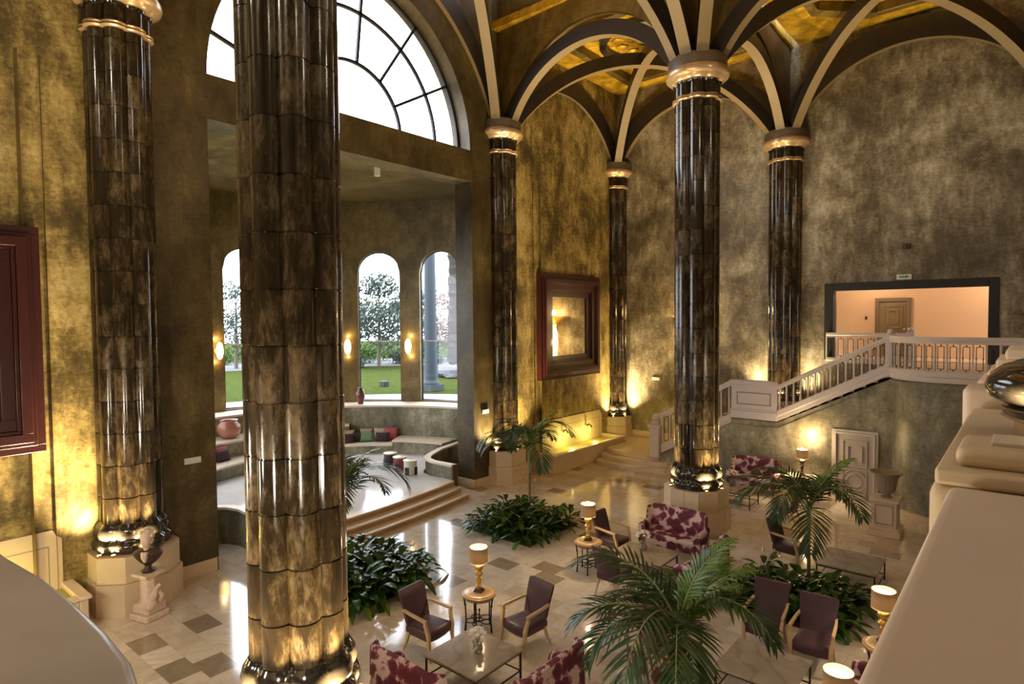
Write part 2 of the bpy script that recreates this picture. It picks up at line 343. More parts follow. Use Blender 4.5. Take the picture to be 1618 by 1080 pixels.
# end wall with the first-floor opening
outB = [(XA-.75, 0), (4, 0), (4, 17.2), (XA-.75, 17.2)]
holeB = [(-5.25, 4.0), (-.95, 4.0), (-.95, 6.4), (-5.25, 6.4)]
struct(plate([outB, holeB], lambda u, v, w: (u, YB+w, v), .6, [MT['wallB']], 'wall_back'))
# black stone surround of the opening
tr = MB()
for x0, x1, z0, z1 in ((-5.5, -5.22, 4.0, 6.62), (-.98, -.72, 4.0, 6.62), (-5.22, -.98, 6.36, 6.62)): tr.box(x0, x1, YB-.06, YB+.35, z0, z1)
struct(tr.build('trim_1', plain('black_stone_trim', (.018, .018, .016), .6, noise=.5, nscale=6), bevel=.01))
# corridor beyond
cw = MB().box(-8, 3, 26.6, 26.8, 3.8, 8).build('wall_corridor', MT['peach'], smooth=False); struct(cw)
struct(MB().box(-8, 3, YB+.6, 26.6, 7.3, 7.4).build('ceiling_corridor', MT['peach'], smooth=False))
struct(MB().box(-8, -7.8, YB+.6, 26.6, 4.0, 7.3).build('wall_corridor_left', MT['peach'], smooth=False))
lamp('POINT', 'corridor lamp', (-4.5, 25.2, 6.9), 48, (1, .8, .58), size=.15); lamp('POINT', 'corridor lamp', (-.8, 25.2, 6.9), 52, (1, .8, .58), size=.15)
# closing walls behind and beside the camera, plus unseen fill lights added for warm ambient light
struct(MB().box(4.0, 4.3, -4, YB+.6, 0, 17.2).build('wall_right', MT['wallB'], smooth=False))
struct(MB().box(XA-.75, 4.3, -4.3, -4, 0, 17.2).build('wall_front', MT['wallB'], smooth=False))
for x, y, z, p in ((2.6, 3, 12.5, 90), (2.6, 11, 12.5, 140), (-4, -2.5, 12.5, 170), (-10, -2.5, 12.5, 220), (-3.5, 1.5, 3.0, 170), (-8, -.5, 3.2, 230), (-10.5, .5, 2.6, 110)):
    lamp('POINT', 'added fill light', (x, y, z), p, (1, .9, .74), size=.35)
# roof slabs: gold ceiling over the square bays, higher one over the long bay
def ceiling(name, x0, x1, y0, y1, z, mat):
    return struct(MB().box(x0, x1, y0, y1, z, z+.25).build(name, mat, smooth=False))
ceiling('ceiling_corner_bay', XA, -6.6, 15.5, YB, 15.0, MT['ceilGold'])
ceiling('ceiling_stair_bay', -6.4, 4, 15.5, YB, 15.0, MT['ceilGold'])
ceiling('ceiling_window_bay', XA, -6.6, 4.2, 15.3, 16.9, MT['ceilGold'])
ceiling('ceiling_middle_bay', -6.4, 4, 4.2, 15.3, 16.9, MT['ceilGold'])
ceiling('ceiling_near_bay', XA, 4, -4, 4.0, 16.9, MT['spandrel'])
# column grid
COLS = dict(wall_near=(-13.6, 4.43), wall_mid=(-13.8, 15.9), corner=(-13.8, 23.42), far=(-6.8, 23.42), hall=(-6.65, 15.4), front=(-6.55, 3.87))
# spandrel walls above the arches, with arched underside
def spandrel(name, p, q, zt, apex, half, th=.22, zs=12.05):
    P, Q = Vector((p[0], p[1], 0)), Vector((q[0], q[1], 0)); D = (Q-P); Ln = D.length; D.normalize(); Nn = Vector((-D.y, D.x, 0))
    h = half; c = Ln/2; dz = apex-zs; R = (h*h+dz*dz)/(2*dz); cz = apex-R
    pts = [(0, zs)]
    for i in range(29):
        u = -h+2*h*i/28; pts.append((c+u, cz+sqrt(max(0, R*R-u*u))))
    pts += [(Ln, zs), (Ln, zt), (0, zt)]
    return struct(plate([pts], lambda u, v, w: tuple(P+D*u+Nn*(w-th/2)+Vector((0, 0, v))), th, [MT['spandrel']], name))
ca = COLS
EX = (.55, 15.4); EF = (.55, 23.42); EN = (.55, 4.3)
spandrel('wall_arch_1', ca['wall_mid'], ca['hall'], 17, 14.3, 3.05)
spandrel('wall_arch_2', ca['hall'], ca['far'], 17, 14.35, 3.45)
spandrel('wall_arch_3', ca['hall'], EX, 17, 14.3, 3.05)
spandrel('wall_arch_4', ca['front'], ca['hall'], 17, 15.55, 5.22)
spandrel('wall_arch_5', ca['wall_near'], ca['front'], 17, 14.3, 3.05)
# ribs ------------------------------------------------------------------
rib_n = [1]
def rib(p, q, apex, inset=(.72, .72), w=.3, d=.42, zs=12.0, side=0):
    """curved rib between two capitals: soffit tan, cheeks dark; side = one-sided offset for wall ribs"""
    P, Q = Vector((p[0], p[1], 0)), Vector((q[0], q[1], 0)); D = (Q-P); Ln = D.length; D.normalize(); Nn = Vector((-D.y, D.x, 0))
    u0, u1 = inset[0], Ln-inset[1]; c = (u0+u1)/2; h = (u1-u0)/2; dz = apex-zs; R = (h*h+dz*dz)/(2*dz)
    if R < h: R = max(R, h)
    cz = apex-R; mb = MB(); n = 40; rings = []
    zlo = 11.9
    a0 = math.asin(min(1, h/R)) if cz <= zs else pi/2
    for i in range(n+1):
        a = -a0+2*a0*i/n; ro = R+d
        pi_ = P+D*(c+R*sin(a))+Vector((0, 0, cz+R*cos(a))); po = P+D*(c+ro*sin(a))+Vector((0, 0, cz+ro*cos(a)))
        rings.append([pi_+Nn*(side-w/2), pi_+Nn*(side+w/2), po+Nn*(side+w/2*.9), po+Nn*(side-w/2*.9)])
    vs = [v for r in rings for v in r]
    for k in range(n):
        for i in range(4):
            j = (i+1) % 4; mb.f.append([k*4+i, k*4+j, k*4+4+j, k*4+4+i]); mb.m.append(1 if i == 0 else 0)
    mb.v = [tuple(v) for v in vs]; mb.f += [[3, 2, 1, 0], [n*4, n*4+1, n*4+2, n*4+3]]; mb.m += [0, 0]
    o = mb.build('trim_%d' % (rib_n[0]+1), [MT['ribSide'], MT['ribSoffit']], smooth=True, ang=30); rib_n[0] += 1
    return struct(o)
wm, co, fa, ha, fr, wn_ = ca['wall_mid'], ca['corner'], ca['far'], ca['hall'], ca['front'], ca['wall_near']
rib(wm, ha, 13.65); rib(ha, fa, 13.7); rib(ha, EX, 13.65); rib(fr, ha, 14.9); rib(wn_, fr, 13.65); rib(fr, EN, 13.65)
rib(wm, co, 13.95, (.45, .45), .3, .72, side=.0); rib(co, fa, 14.0, (.45, .45), .3, .72); rib(fa, EF, 14.15, (.3, .3), .3, .72)
rib(wn_, wm, 15.75, (.55, .55), .3, .6)
rib(wm, fa, 14.15); rib(co, ha, 14.15); rib(ha, EF, 14.15); rib(fa, EX, 14.15)
rib(wm, fr, 15.6); rib(wn_, ha, 15.6); rib(ha, EN, 15.6); rib(fr, EX, 15.6)
# coffers: square beam frame and round oculus in each square bay
def coffer(n, cx, cy, hx, hy, z, octo=False):
    mb = MB(); w = .28
    if octo:
        def oc(s):
            a, b2, k = hx-s, hy-s, .55*min(hx, hy); return [(cx-a, cy-b2+k), (cx-a+k, cy-b2), (cx+a-k, cy-b2), (cx+a, cy-b2+k), (cx+a, cy+b2-k), (cx+a-k, cy+b2), (cx-a+k, cy+b2), (cx-a, cy+b2-k)]
        A, B = oc(0), oc(w)
        for i in range(8):
            j = (i+1) % 8; mb.prism([A[i], A[j], B[j], B[i]], z-.3, z)
    else:
        mb.box(cx-hx, cx+hx, cy-hy, cy-hy+w, z-.3, z).box(cx-hx, cx+hx, cy+hy-w, cy+hy, z-.3, z)
        mb.box(cx-hx, cx-hx+w, cy-hy+w, cy+hy-w, z-.3, z).box(cx+hx-w, cx+hx, cy-hy+w, cy+hy-w, z-.3, z)
    struct(mb.build('trim_%d' % n, MT['spandrel'], bevel=.02))
    r = min(hx, hy)*.62; pr = [(r, z-.22), (r+.12, z-.3), (r+.24, z-.22), (r+.24, z-.004), (r, z-.004)]
    m2 = MB(); N_ = 48; rings = [[Vector((cx+a*cos(2*pi*i/N_), cy+a*sin(2*pi*i/N_), b)) for i in range(N_)] for a, b in pr+[pr[0]]]
    m2.loft(rings, cap=False); struct(m2.build('trim_%d' % (n+1), MT['ribSide']))
    m3 = MB()
    for i in range(12):   # dentils and a shallow rosette inside the ring
        a = 2*pi*i/12; m3.ball((cx+cos(a)*r*.72, cy+sin(a)*r*.72, z-.03), r*.16, r*.16, .09, 5)
    m3.ball((cx, cy, z-.02), r*.35, r*.35, .14, 8); struct(m3.build('trim_%d' % (n+2), MT['ceilGold']))
coffer(40, -10.1, 19.45, 2.35, 2.7, 15.0); coffer(50, -2.95, 19.45, 2.4, 2.7, 15.0, True)
# lunette window: frame, muntins, glass --------------------------------
XW = XA-.5
fr_ = MB()
def arcbar(r, a0, a1, w, n=40):
    rings = []
    for i in range(n+1):
        a = radians(a0+(a1-a0)*i/n); c_, s_ = cos(a), sin(a)
        rings.append([Vector((XW-.04, LC+(r-w)*c_, LZ+(r-w)*s_)), Vector((XW+.04, LC+(r-w)*c_, LZ+(r-w)*s_)), Vector((XW+.04, LC+(r+w)*c_, LZ+(r+w)*s_)), Vector((XW-.04, LC+(r+w)*c_, LZ+(r+w)*s_))])
    fr_.loft(rings)
arcbar(LR-.04, 0, 180, .05); arcbar(3.05, 0, 180, .04); arcbar(1.66, 0, 180, .04)
fr_.box(XW-.04, XW+.04, LC-LR, LC+LR, LZ-.02, LZ+.07)
for a in (29, 55.5, 84, 112, 140, 163):
    a = radians(a); fr_.tube([(XW, LC+1.66*cos(a), LZ+1.66*sin(a)), (XW, LC+4.08*cos(a), LZ+4.08*sin(a))], .04, square=True)
w1 = struct(fr_.build('window_1', MT['mullion']))
g_ = MB(); a_ = arc(LC, LZ, LR, 0, 180, 40); g_.add([(XW-.01, u, v) for u, v in a_], [list(range(len(a_)))]); go = g_.build('glass_pane', MT['glass'], smooth=False, recalc=False); go.parent = w1
# baseboards -------------------------------------------------------------
struct(MB().box(XA, XA+.06, -4, 6.16, 0, .28).box(XA, XA+.06, 14.47, 17.4, 0, .28).box(XA-.75, XA+.06, 6.12, 6.18, 0, .28).box(XA-.75, XA+.06, 14.39, 14.45, 0, .28).build('baseboard_left', MT['cream'], bevel=.01))
struct(MB().box(XA, -10.5, YB-.06, YB, .45, .72).build('baseboard_back', MT['cream'], bevel=.01))
# ------------------------------------------------------------------ APSE
AX, AY, AR = -15.5, 10.4, 7.4
def P(phi, r, z=0):   # polar about the apse centre, phi from -x axis towards +y
    a = radians(phi); return (AX-r*cos(a), AY+r*sin(a), z)
wins = []
for s in (1, -1):
    for a, b in ((2.4, 15.5), (22.0, 35.1), (41.7, 54.8), (61.3, 74.4)): wins.append((a, b) if s > 0 else (-b, -a))
SILL, SPR = 2.2, 7.42
phis = set([-104, 104])
for a, b in wins:
    for i in range(17): phis.add(round(a+(b-a)*i/16, 4))
for a in range(-104, 105, 2):
    if not any(x < a < y for x, y in wins): phis.add(a)
phis = sorted(phis)
def wtop(phi, a, b):
    c, h = (a+b)/2, (b-a)/2; t = (phi-c)/h; return SPR+radians(h)*AR*sqrt(max(0, 1-t*t))
mb = MB(); TH = .35
def wq(p0, p1, z00, z10, z01, z11, r):  # quad on cylinder
    mb.add([P(p0, r, z00), P(p1, r, z10), P(p1, r, z11), P(p0, r, z01)], [(0, 1, 2, 3)])
for i in range(len(phis)-1):
    p0, p1 = phis[i], phis[i+1]; w = [x for x in wins if x[0] <= (p0+p1)/2 <= x[1]]
    for r in (AR, AR+TH):
        if not w: wq(p0, p1, 0, 0, 10.3, 10.3, r)
        else:
            t0, t1 = wtop(p0, *w[0]), wtop(p1, *w[0]); wq(p0, p1, 0, 0, SILL, SILL, r); wq(p0, p1, t0, t1, 10.3, 10.3, r)
    if w:
        mb.add([P(p0, AR, SILL), P(p1, AR, SILL), P(p1, AR+TH, SILL), P(p0, AR+TH, SILL)], [(0, 1, 2, 3)])
        mb.add([P(p0, AR, t0), P(p1, AR, t1), P(p1, AR+TH, t1), P(p0, AR+TH, t0)], [(0, 1, 2, 3)])
for a, b in wins:
    for p in (a, b): mb.add([P(p, AR, SILL), P(p, AR+TH, SILL), P(p, AR+TH, SPR), P(p, AR, SPR)], [(0, 1, 2, 3)])
struct(mb.build('wall_apse', MT['apse'], ang=30))
# apse ceiling
pts = [P(a, AR+TH) for a in range(-100, 101, 4)]
poly = [(x, y) for x, y, z in pts if x < XA-.7]
poly = [(XA-.75, poly[0][1])]+poly+[(XA-.75, poly[-1][1])]
struct(MB().prism(poly, 10.3, 10.5).build('ceiling_apse', MT['apse'], smooth=False))
for k, (a, b) in enumerate(wins):
    c, h = (a+b)/2, (b-a)/2; rr = AR+.2; out = []
    out = [P(a, rr, SILL)]+[P(c+h*cos(pi-pi*i/16), rr, wtop(c+h*cos(pi-pi*i/16), a, b)) for i in range(17)]+[P(b, rr, SILL)]
    f = MB(); f.tube(out+[out[0]], .035, square=True); 
    wo = struct(f.build('window_%d' % (k+2), MT['mullion'], smooth=False))
    MB().tube([P(a, rr, 4.62), P(b, rr, 4.62)], .018, square=True).build('transom', MT['white'], wo, smooth=False)
    MB().add(out, [list(range(len(out)))]).build('glass_pane', MT['glass'], wo, smooth=False, recalc=False)
# raised round stage with three curved steps
def frontx(y, o=0): return -12.62-.02*(y-8.5)**2-o
def front(o, y0, y1, n=24): return [(frontx(y0+(y1-y0)*i/n, o), y0+(y1-y0)*i/n) for i in range(n+1)]
SW = [(-16.33, 16.4), (-16.0, 15.04), (-15.6, 14.2), (-15.42, 13.93), (-15.15, 13.7), (-14.75, 13.58), (-13.86, 13.62)]
mir = lambda pl: [(x, 2*AY-y) for x, y in pl]
SWI = [(x-.1 if y < 14.5 else x-.12, y-.09 if y < 14 else y) for x, y in SW]
stg = thing('stage', 'raised round marble stage inside the window apse with three curved steps', 'stage', (0, 0, 0))
back = [P(a, 6.2)[:2] for a in range(-84, 85, 4)]
def stage_poly(o):
    a = front(o, 7.35, 13.45)
    return [(p[0], p[1]) for p in a]+[(p[0], p[1]) for p in SWI[::-1]]+[(x, y) for x, y in back[::-1]]+[(p[0], p[1]) for p in mir(SWI)]
MB().prism(stage_poly(.62), 0.0, .45).build('stage_floor', MT['stage'], stg, smooth=False)
for i, (o, z) in enumerate(((0, .15), (.31, .30))):
    pl = front(o, 7.3, 13.5)+front(o+.31, 7.3, 13.5)[::-1]
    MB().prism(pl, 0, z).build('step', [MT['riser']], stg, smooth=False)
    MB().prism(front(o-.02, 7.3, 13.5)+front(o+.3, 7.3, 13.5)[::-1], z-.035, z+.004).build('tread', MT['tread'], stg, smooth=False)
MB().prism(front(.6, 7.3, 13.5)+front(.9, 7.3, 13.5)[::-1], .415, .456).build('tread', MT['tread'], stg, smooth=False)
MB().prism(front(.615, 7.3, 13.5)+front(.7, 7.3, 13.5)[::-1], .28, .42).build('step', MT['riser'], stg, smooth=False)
# low curling parapets at both ends of the stage
def lowwall(pl, label):
    t = thing('curved_parapet', label, 'parapet')
    def off(pl, d):
        r = []
        for i in range(len(pl)):
            a, b = Vector(pl[max(0, i-1)]), Vector(pl[min(len(pl)-1, i+1)]); n = (b-a).normalized(); r.append((pl[i][0]-n.y*d, pl[i][1]+n.x*d))
        return r
    A, B = off(pl, .08), off(pl, -.08); A2, B2 = off(pl, .11), off(pl, -.11)
    MB().prism(A+B[::-1], 0, .86).build('wall_body', MT['olive'], t, smooth=False)
    MB().prism(A2+B2[::-1], .86, .92).build('coping', MT['pale'], t, smooth=False)
    x, y = pl[-1]; MB().box(x-.02, x+.07, y-.11, y+.11, 0, .93).build('end_post', MT['walnut'], t, bevel=.008)
lowwall(SW, 'low curling olive parapet at the right end of the stage steps')
lowwall(mir(SW), 'low curling dark parapet left of the stage, beside the bust pier')
# benches: rings of seat, ledge and back wall
def ring(mb, a0, a1, r0, r1, z0, z1, m=0):
    n = max(2, int((a1-a0)/3)); o = [P(a0+(a1-a0)*i/n, r1)[:2] for i in range(n+1)]; q = [P(a0+(a1-a0)*i/n, r0)[:2] for i in range(n+1)]
    return mb.prism(o+q[::-1], z0, z1, m)
bn = thing('built_in_bench', 'curved olive masonry bench with pale seat slab running round the apse below the windows', 'bench')
ring(MB(), -88, 88, 6.3, 7.38, .0, 2.08).build('back_wall', MT['olive'], bn, ang=20); ring(MB(), -88, 88, 6.26, 7.38, 2.08, 2.15).build('ledge_top', MT['pale'], bn, ang=20)
ring(MB(), 57, 79, 5.32, 6.18, .455, .9).build('seat_base', MT['olive'], bn, ang=20); ring(MB(), 57, 79.5, 5.24, 6.29, .9, .96).build('seat_slab', MT['tread'], bn, ang=20)
ring(MB(), 10, 57, 5.32, 6.18, .455, .74).build('seat_base', MT['olive'], bn, ang=20); ring(MB(), 10, 57, 5.24, 6.29, .74, .8).build('seat_slab', MT['tread'], bn, ang=20)
ring(MB(), 12, 39, 5.95, 6.29, .8, 1.4).build('ledge_base', MT['olive'], bn, ang=20); ring(MB(), 12, 39, 5.9, 6.29, 1.4, 1.46).build('ledge_slab', MT['tread'], bn, ang=20)
ring(MB(), -79, 10, 5.2, 6.18, .455, 1.38).build('ledge_base', MT['olive'], bn, ang=20); ring(MB(), -79, 10, 5.14, 6.29, 1.38, 1.45).build('ledge_slab', MT['tread'], bn, ang=20)
ring(MB(), -74, 10, 4.3, 5.19, .455, .84).build('seat_base', MT['olive'], bn, ang=20); ring(MB(), -74, 10, 4.2, 5.19, .84, .9).build('seat_slab', MT['tread'], bn, ang=20)
# ------------------------------------------------------------------ staircase and landing
YS = 20.5
stw = MB()  # wall under the stairs
face = [(-10.2, 0), (-2.93, 0), (-2.93, 3.74), (-6.15, 2.12), (-7.6, 2.12), (-10.2, .7)]
stw.add([(x, YS, z) for x, z in face]+[(x, YS+.18, z) for x, z in face], [list(range(6)), list(range(6, 12))[::-1]]+[(i, (i+1) % 6, 6+(i+1) % 6, 6+i) for i in range(6)])
struct(stw.build('wall_stairs', MT['olive'], smooth=False))
plat = MB()
def pfront(o): return [(-13.72, 23.44), (-13.72, 22.4), (-12.6, 22.4), (-12.6, 20.75-o), (-12.2, 20.5-o), (-11.4, 20.4-o), (-10.7, 20.45-o), (-10.3+o*.6, 20.6-o*.7), (-10.1+o*.9, 20.9-o*.3), (-10.05+o, 21.3), (-10.05+o, 23.44)]
st = thing('corner_steps', 'three shallow bowed marble steps up to the platform in the far corner', 'steps')
for o, z in ((.8, .15), (.4, .3), (0, .45)):
    MB().prism(pfront(o), z-.15, z-.02).build('riser', MT['pale'], st, smooth=False)
    pf = pfront(o+.02); MB().prism(pf, z-.02, z).build('tread', MT['tread'], st, smooth=False)
stair = thing('staircase', 'marble staircase climbing along the back wall to the upper landing', 'staircase', (0, 0, 0))
def flight(x0, z0, x1, z1, n, y0=YS+.2, y1=YB-.05):
    mb = MB()
    for i in range(n):
        a, b = x0+(x1-x0)*i/n, x0+(x1-x0)*(i+1)/n; z = z0+(z1-z0)*(i+1)/n; mb.box(a, b+.01, y0, y1, z-.3, z)
    return mb
flight(-10.1, .45, -7.6, 2.36, 12).build('lower_flight', MT['pale'], stair, smooth=False)
MB().box(-7.6, -6.15, YS+.18, YB-.05, 2.16, 2.36).build('half_landing', MT['pale'], stair, smooth=False)
flight(-6.15, 2.36, -3.1, 4.0, 10).build('upper_flight', MT['pale'], stair, smooth=False)
tm = MB()
for (x0, z0), (x1, z1) in (((-10.2, .5), (-7.6, 1.92)), ((-7.6, 1.92), (-6.15, 1.92)), ((-6.15, 1.9), (-3.05, 3.54))): tm.tube([(x0, YS-.01, z0), (x1, YS-.01, z1)], .03, square=True)
struct(tm.build('trim_61', MT['olive'], smooth=False))
# drum-shaped landing
def drum(o, x_end=4.0, yb=YB): return [(-3.05-o, yb), (-3.05-o, YS)]+[(-1.2-(1.85+o)*cos(radians(a)), YS-(1.5+o)*sin(radians(a))) for a in range(5, 91, 5)]+[(x_end, YS-1.5-o), (x_end, yb)]
struct(MB().prism([(x, y) for x, y in drum(-.08, yb=YS+.15)], 0, 3.76).build('wall_landing', MT['olive'], ang=25))
struct(MB().prism(drum(.0), 3.76, 4.0).build('floor_landing', MT['white'], ang=25, bevel=.01))
struct(MB().prism(drum(-.03, yb=YS+.1), 3.60, 3.70).build('trim_60', MT['olive'], ang=25))
struct(MB().box(-5.24, 4, YB+.02, 26.58, 3.8, 3.99).build('floor_corridor', MT['tread'], smooth=False))
bbp = [(x, y) for x, y in drum(0, yb=YS)][1:]
struct(MB().box(-6.0, -4.65, YS-.04, YS, 0, .22).box(-3.3, -3.05, YS-.04, YS, 0, .22).prism(bbp[1:]+[(p[0]+.05, p[1]+.06) for p in bbp[1:]][::-1], 0, .22).build('baseboard_landing', MT['cream']))
# gallery edge on the right, below and behind the camera
struct(MB().box(-.1, 4, -4, 18.95, 3.6, 3.85).build('floor_gallery', MT['pale'], smooth=False))
struct(MB().box(-.1, .1, -4, 18.95, 0, 3.6).build('wall_gallery', MT['olive'], smooth=False))
# ------------------------------------------------------------------ balustrades
BW = MT['white']
def baluster_run(t, path, n, h0, h1, rot=True):
    """white posts with thin dark rectangles between them; path: list of 3-D points at baluster foot"""
    P3 = [Vector(p) for p in path]; ls = [0]
    for i in range(1, len(P3)): ls.append(ls[-1]+(P3[i]-P3[i-1]).length)
    def at(s):
        s = max(0, min(ls[-1], s))
        for i in range(1, len(ls)):
            if s <= ls[i]+1e-9: return P3[i-1].lerp(P3[i], (s-ls[i-1])/max(1e-9, ls[i]-ls[i-1]))
        return P3[-1]
    step = ls[-1]/n
    for k in range(n+1):
        p = at(k*step); q = at(k*step+.02); q0 = at(k*step-.02); d = (q-q0); a = atan2(d.y, d.x)
        T = Matrix.Translation(p) @ Matrix.Rotation(a, 4, 'Z')
        MB().box(-.021, .021, -.021, .021, h0, h1, T=T).build('baluster', BW, t, smooth=False)
        if k < n:
            A, B = at(k*step+.065), at((k+1)*step-.065); m = MB()
            z0, z1 = h0+.07, h1-.07
            pts = [A+Vector((0, 0, z0)), B+Vector((0, 0, z0)), B+Vector((0, 0, z1)), A+Vector((0, 0, z1))]
            for i in range(4): m.tube([pts[i], pts[(i+1) % 4]], .009, square=True)
            for c in (pts[0].lerp(pts[1], .5)-Vector((0, 0, .03)), pts[2].lerp(pts[3], .5)+Vector((0, 0, .03)), pts[1].lerp(pts[2], .5), pts[3].lerp(pts[0], .5)): m.ball(c, .02, .02, .02, 4)
            m.build('metal_panel', MT['brass'], t, smooth=False)
def rail(t, path, w, z0, z1, name, mat=None):
    mb = MB(); rings = []
    for i, p in enumerate(path):
        a, b = Vector(path[max(0, i-1)]), Vector(path[min(len(path)-1, i+1)]); d = (b-a); d.z = 0; d.normalize(); n = Vector((-d.y, d.x, 0)); p = Vector(p)
        h = z1-z0
        rings.append([p+n*w/2*.8+Vector((0, 0, z0)), p-n*w/2*.8+Vector((0, 0, z0)), p-n*w/2*.8+Vector((0, 0, z0+h*.4)), p-n*w/2+Vector((0, 0, z0+h*.5)), p-n*w/2+Vector((0, 0, z1)), p+n*w/2+Vector((0, 0, z1)), p+n*w/2+Vector((0, 0, z0+h*.5)), p+n*w/2*.8+Vector((0, 0, z0+h*.4))])
    mb.loft(rings); return mb.build(name, mat or BW, t, smooth=False)
YR = YS-.02
b1 = thing('stair_balustrade', 'white stair balustrade of the lower flight, starting at the ball-topped newel', 'balustrade')
rail(b1, [(-10.15, YR, .62), (-7.62, YR, 1.98)], .16, 0, .3, 'stringer'); rail(b1, [(-10.2, YR, .62), (-7.62, YR, 1.98)], .16, 1.24, 1.42, 'handrail')
baluster_run(b1, [(-10.1, YR, .66), (-7.7, YR, 1.93)], 9, .29, 1.25)
nw = MB().box(-10.55, -10.2, YS-.2, YS+.15, .45, 1.55).box(-10.6, -10.15, YS-.25, YS+.2, 1.5, 1.62).box(-10.5, -10.25, YS-.15, YS+.1, 1.62, 1.78).build('newel_post', BW, b1, bevel=.015)
MB().ball((-10.375, YS-.025, 1.88), .15, .15, .13, 8).build('newel_cap', BW, b1)
b2 = thing('half_landing_parapet', 'solid white panelled parapet of the half landing between the two stair flights', 'parapet')
MB().box(-7.6, -6.15, YS-.08, YS+.1, 2.16, 3.3).build('panel_body', BW, b2, smooth=False)
MB().box(-7.66, -6.12, YS-.14, YS+.14, 3.28, 3.42).box(-7.63, -6.14, YS-.11, YS+.12, 3.2, 3.28).build('coping', BW, b2, bevel=.015)
MB().box(-7.62, -6.14, YS-.12, YS+.1, 2.16, 2.42).box(-7.62, -6.14, YS-.1, YS+.1, 2.42, 2.48).build('plinth_moulding', BW, b2, bevel=.012)
g2 = MB()
for x0, x1, z0, z1 in ((-7.42, -6.33, 3.0, 3.03), (-7.42, -6.33, 2.62, 2.65), (-7.42, -7.39, 2.65, 3.0), (-6.36, -6.33, 2.65, 3.0)): g2.box(x0, x1, YS-.095, YS-.075, z0, z1)
g2.build('panel_moulding', MT['groove'], b2, smooth=False)
b3 = thing('stair_balustrade', 'white balustrade rising over the door along the upper flight', 'balustrade')
rail(b3, [(-6.13, YR, 2.16), (-3.07, YR, 3.79)], .16, 0, .34, 'stringer'); rail(b3, [(-6.13, YR, 2.16), (-3.07, YR, 3.79)], .16, 1.0, 1.16, 'handrail')
baluster_run(b3, [(-6.08, YR, 2.19), (-3.15, YR, 3.75)], 14, .33, 1.02)
b4 = thing('landing_balustrade', 'white curved balustrade round the front of the upper landing', 'balustrade')
dp = [(-3.0, YS, 4.0)]+[(-1.2-1.8*cos(radians(a)), YS-1.45*sin(radians(a)), 4.0) for a in range(6, 91, 6)]+[(.8, YS-1.45, 4.0)]
rail(b4, dp, .16, -.22, .06, 'stringer'); rail(b4, dp, .17, .76, .94, 'handrail'); baluster_run(b4, dp, 17, .05, .77)
MB().box(-3.17, -2.95, YS-.11, YS+.11, 4.0, 4.97).ball((-3.06, YS, 5.04), .1, .1, .09, 6).build('newel_post', BW, b4, bevel=.01)
b5 = thing('landing_balustrade', 'short white balustrade across the left half of the corridor opening', 'balustrade')
lp = [(-5.4, YB-.14, 4.0), (-3.0, YB-.14, 4.0)]
rail(b5, lp, .16, -.1, .08, 'stringer'); rail(b5, lp, .17, .78, .93, 'handrail'); baluster_run(b5, lp, 8, .07, .79)
MB().box(-3.05, -2.83, YB-.25, YB-.03, 4.0, 4.97).ball((-2.94, YB-.14, 5.03), .1, .1, .08, 6).build('newel_post', BW, b5, bevel=.01)
# doors ------------------------------------------------------------------
def door(n, x0, x1, y, z0, z1, mat, casing, arch=True):
    d = struct(MB().box(x0, x1, y-.03, y+.02, z0, z1).build('door_%d' % n, mat, smooth=False))
    c = MB(); w = .13
    for k, (e, t) in enumerate(((w, .06), (w*.45, .09))):
        c.box(x0-e, x0, y-t, y, z0, z1+e).box(x1, x1+e, y-t, y, z0, z1+e).box(x0, x1, y-t, y, z1, z1+e)
    c.build('door_casing', casing, d, bevel=.008)
    m = MB(); wd = x1-x0; cx = (x0+x1)/2; zt = z1-.18; zb = z0+(z1-z0)*.52
    def frame(a, b, e, f, t=.035):
        m.tube([(a, y-.04, e), (b, y-.04, e), (b, y-.04, f), (a, y-.04, f), (a, y-.04, e)], t*.6, square=True)
    frame(x0+.17, x1-.17, zb, zt, .04); frame(x0+.3, x1-.3, zb+.16, zt-.16, .05)
    for R in (.33*wd, .2*wd): m.tube([(cx+R*cos(a), y-.04, z0+(z1-z0)*.3+R*sin(a)) for a in [2*pi*i/24 for i in range(25)]], .022, 6)
    frame(x0+.17, x1-.17, z0+.12, zb-.1, .04); m.build('door_panels', mat, d, smooth=False)
    MB().ball((x1-.09, y-.08, z0+1.0), .03, .03, .03, 5).build('door_handle', MT['gold'], d)
    return d
door(1, -4.42, -3.45, YS, 0, 1.98, plain('grey_painted_door', (.4, .34, .28), .45), plain('grey_white_casing', (.5, .44, .38), .45))
door(2, -4.35, -3.45, 26.58, 4.0, 6.02, plain('olive_gilt_door', (.24, .17, .08), .4), plain('brown_casing', (.2, .13, .07), .4))
# ------------------------------------------------------------------ parapets near the camera
pr = thing('stone_parapet', 'pale stone parapet with wide smooth coping running down the right edge', 'parapet', (0, 0, 0))
MB().box(-.25, .62, .9, 3.1, 4.68, 4.8).build('coping', MT['pale'], pr, bevel=.035, seg=4)
MB().box(-.2, .56, .9, 3.1, 3.85, 4.68).build('parapet_wall', MT['cream'], pr, smooth=False)
pd = thing('column_pedestal', 'stepped moulded stone pedestal at the end of the right-hand coping', 'pedestal')
MB().box(-.32, 1.3, 3.12, 5.3, 3.85, 4.79).build('block', MT['cream'], pd, bevel=.05, seg=3)
MB().box(-.3, 1.3, 3.12, 5.3, 4.79, 4.86).build('lower_moulding', MT['cream'], pd, bevel=.018, seg=3)
MB().box(-.235, 1.25, 3.2, 3.58, 4.855, 4.945).build('upper_moulding', MT['cream'], pd, bevel=.035, seg=4)
MB().box(-.12, 1.2, 3.3, 3.52, 4.94, 4.965).build('cap_plate', MT['pale'], pd, bevel=.008)
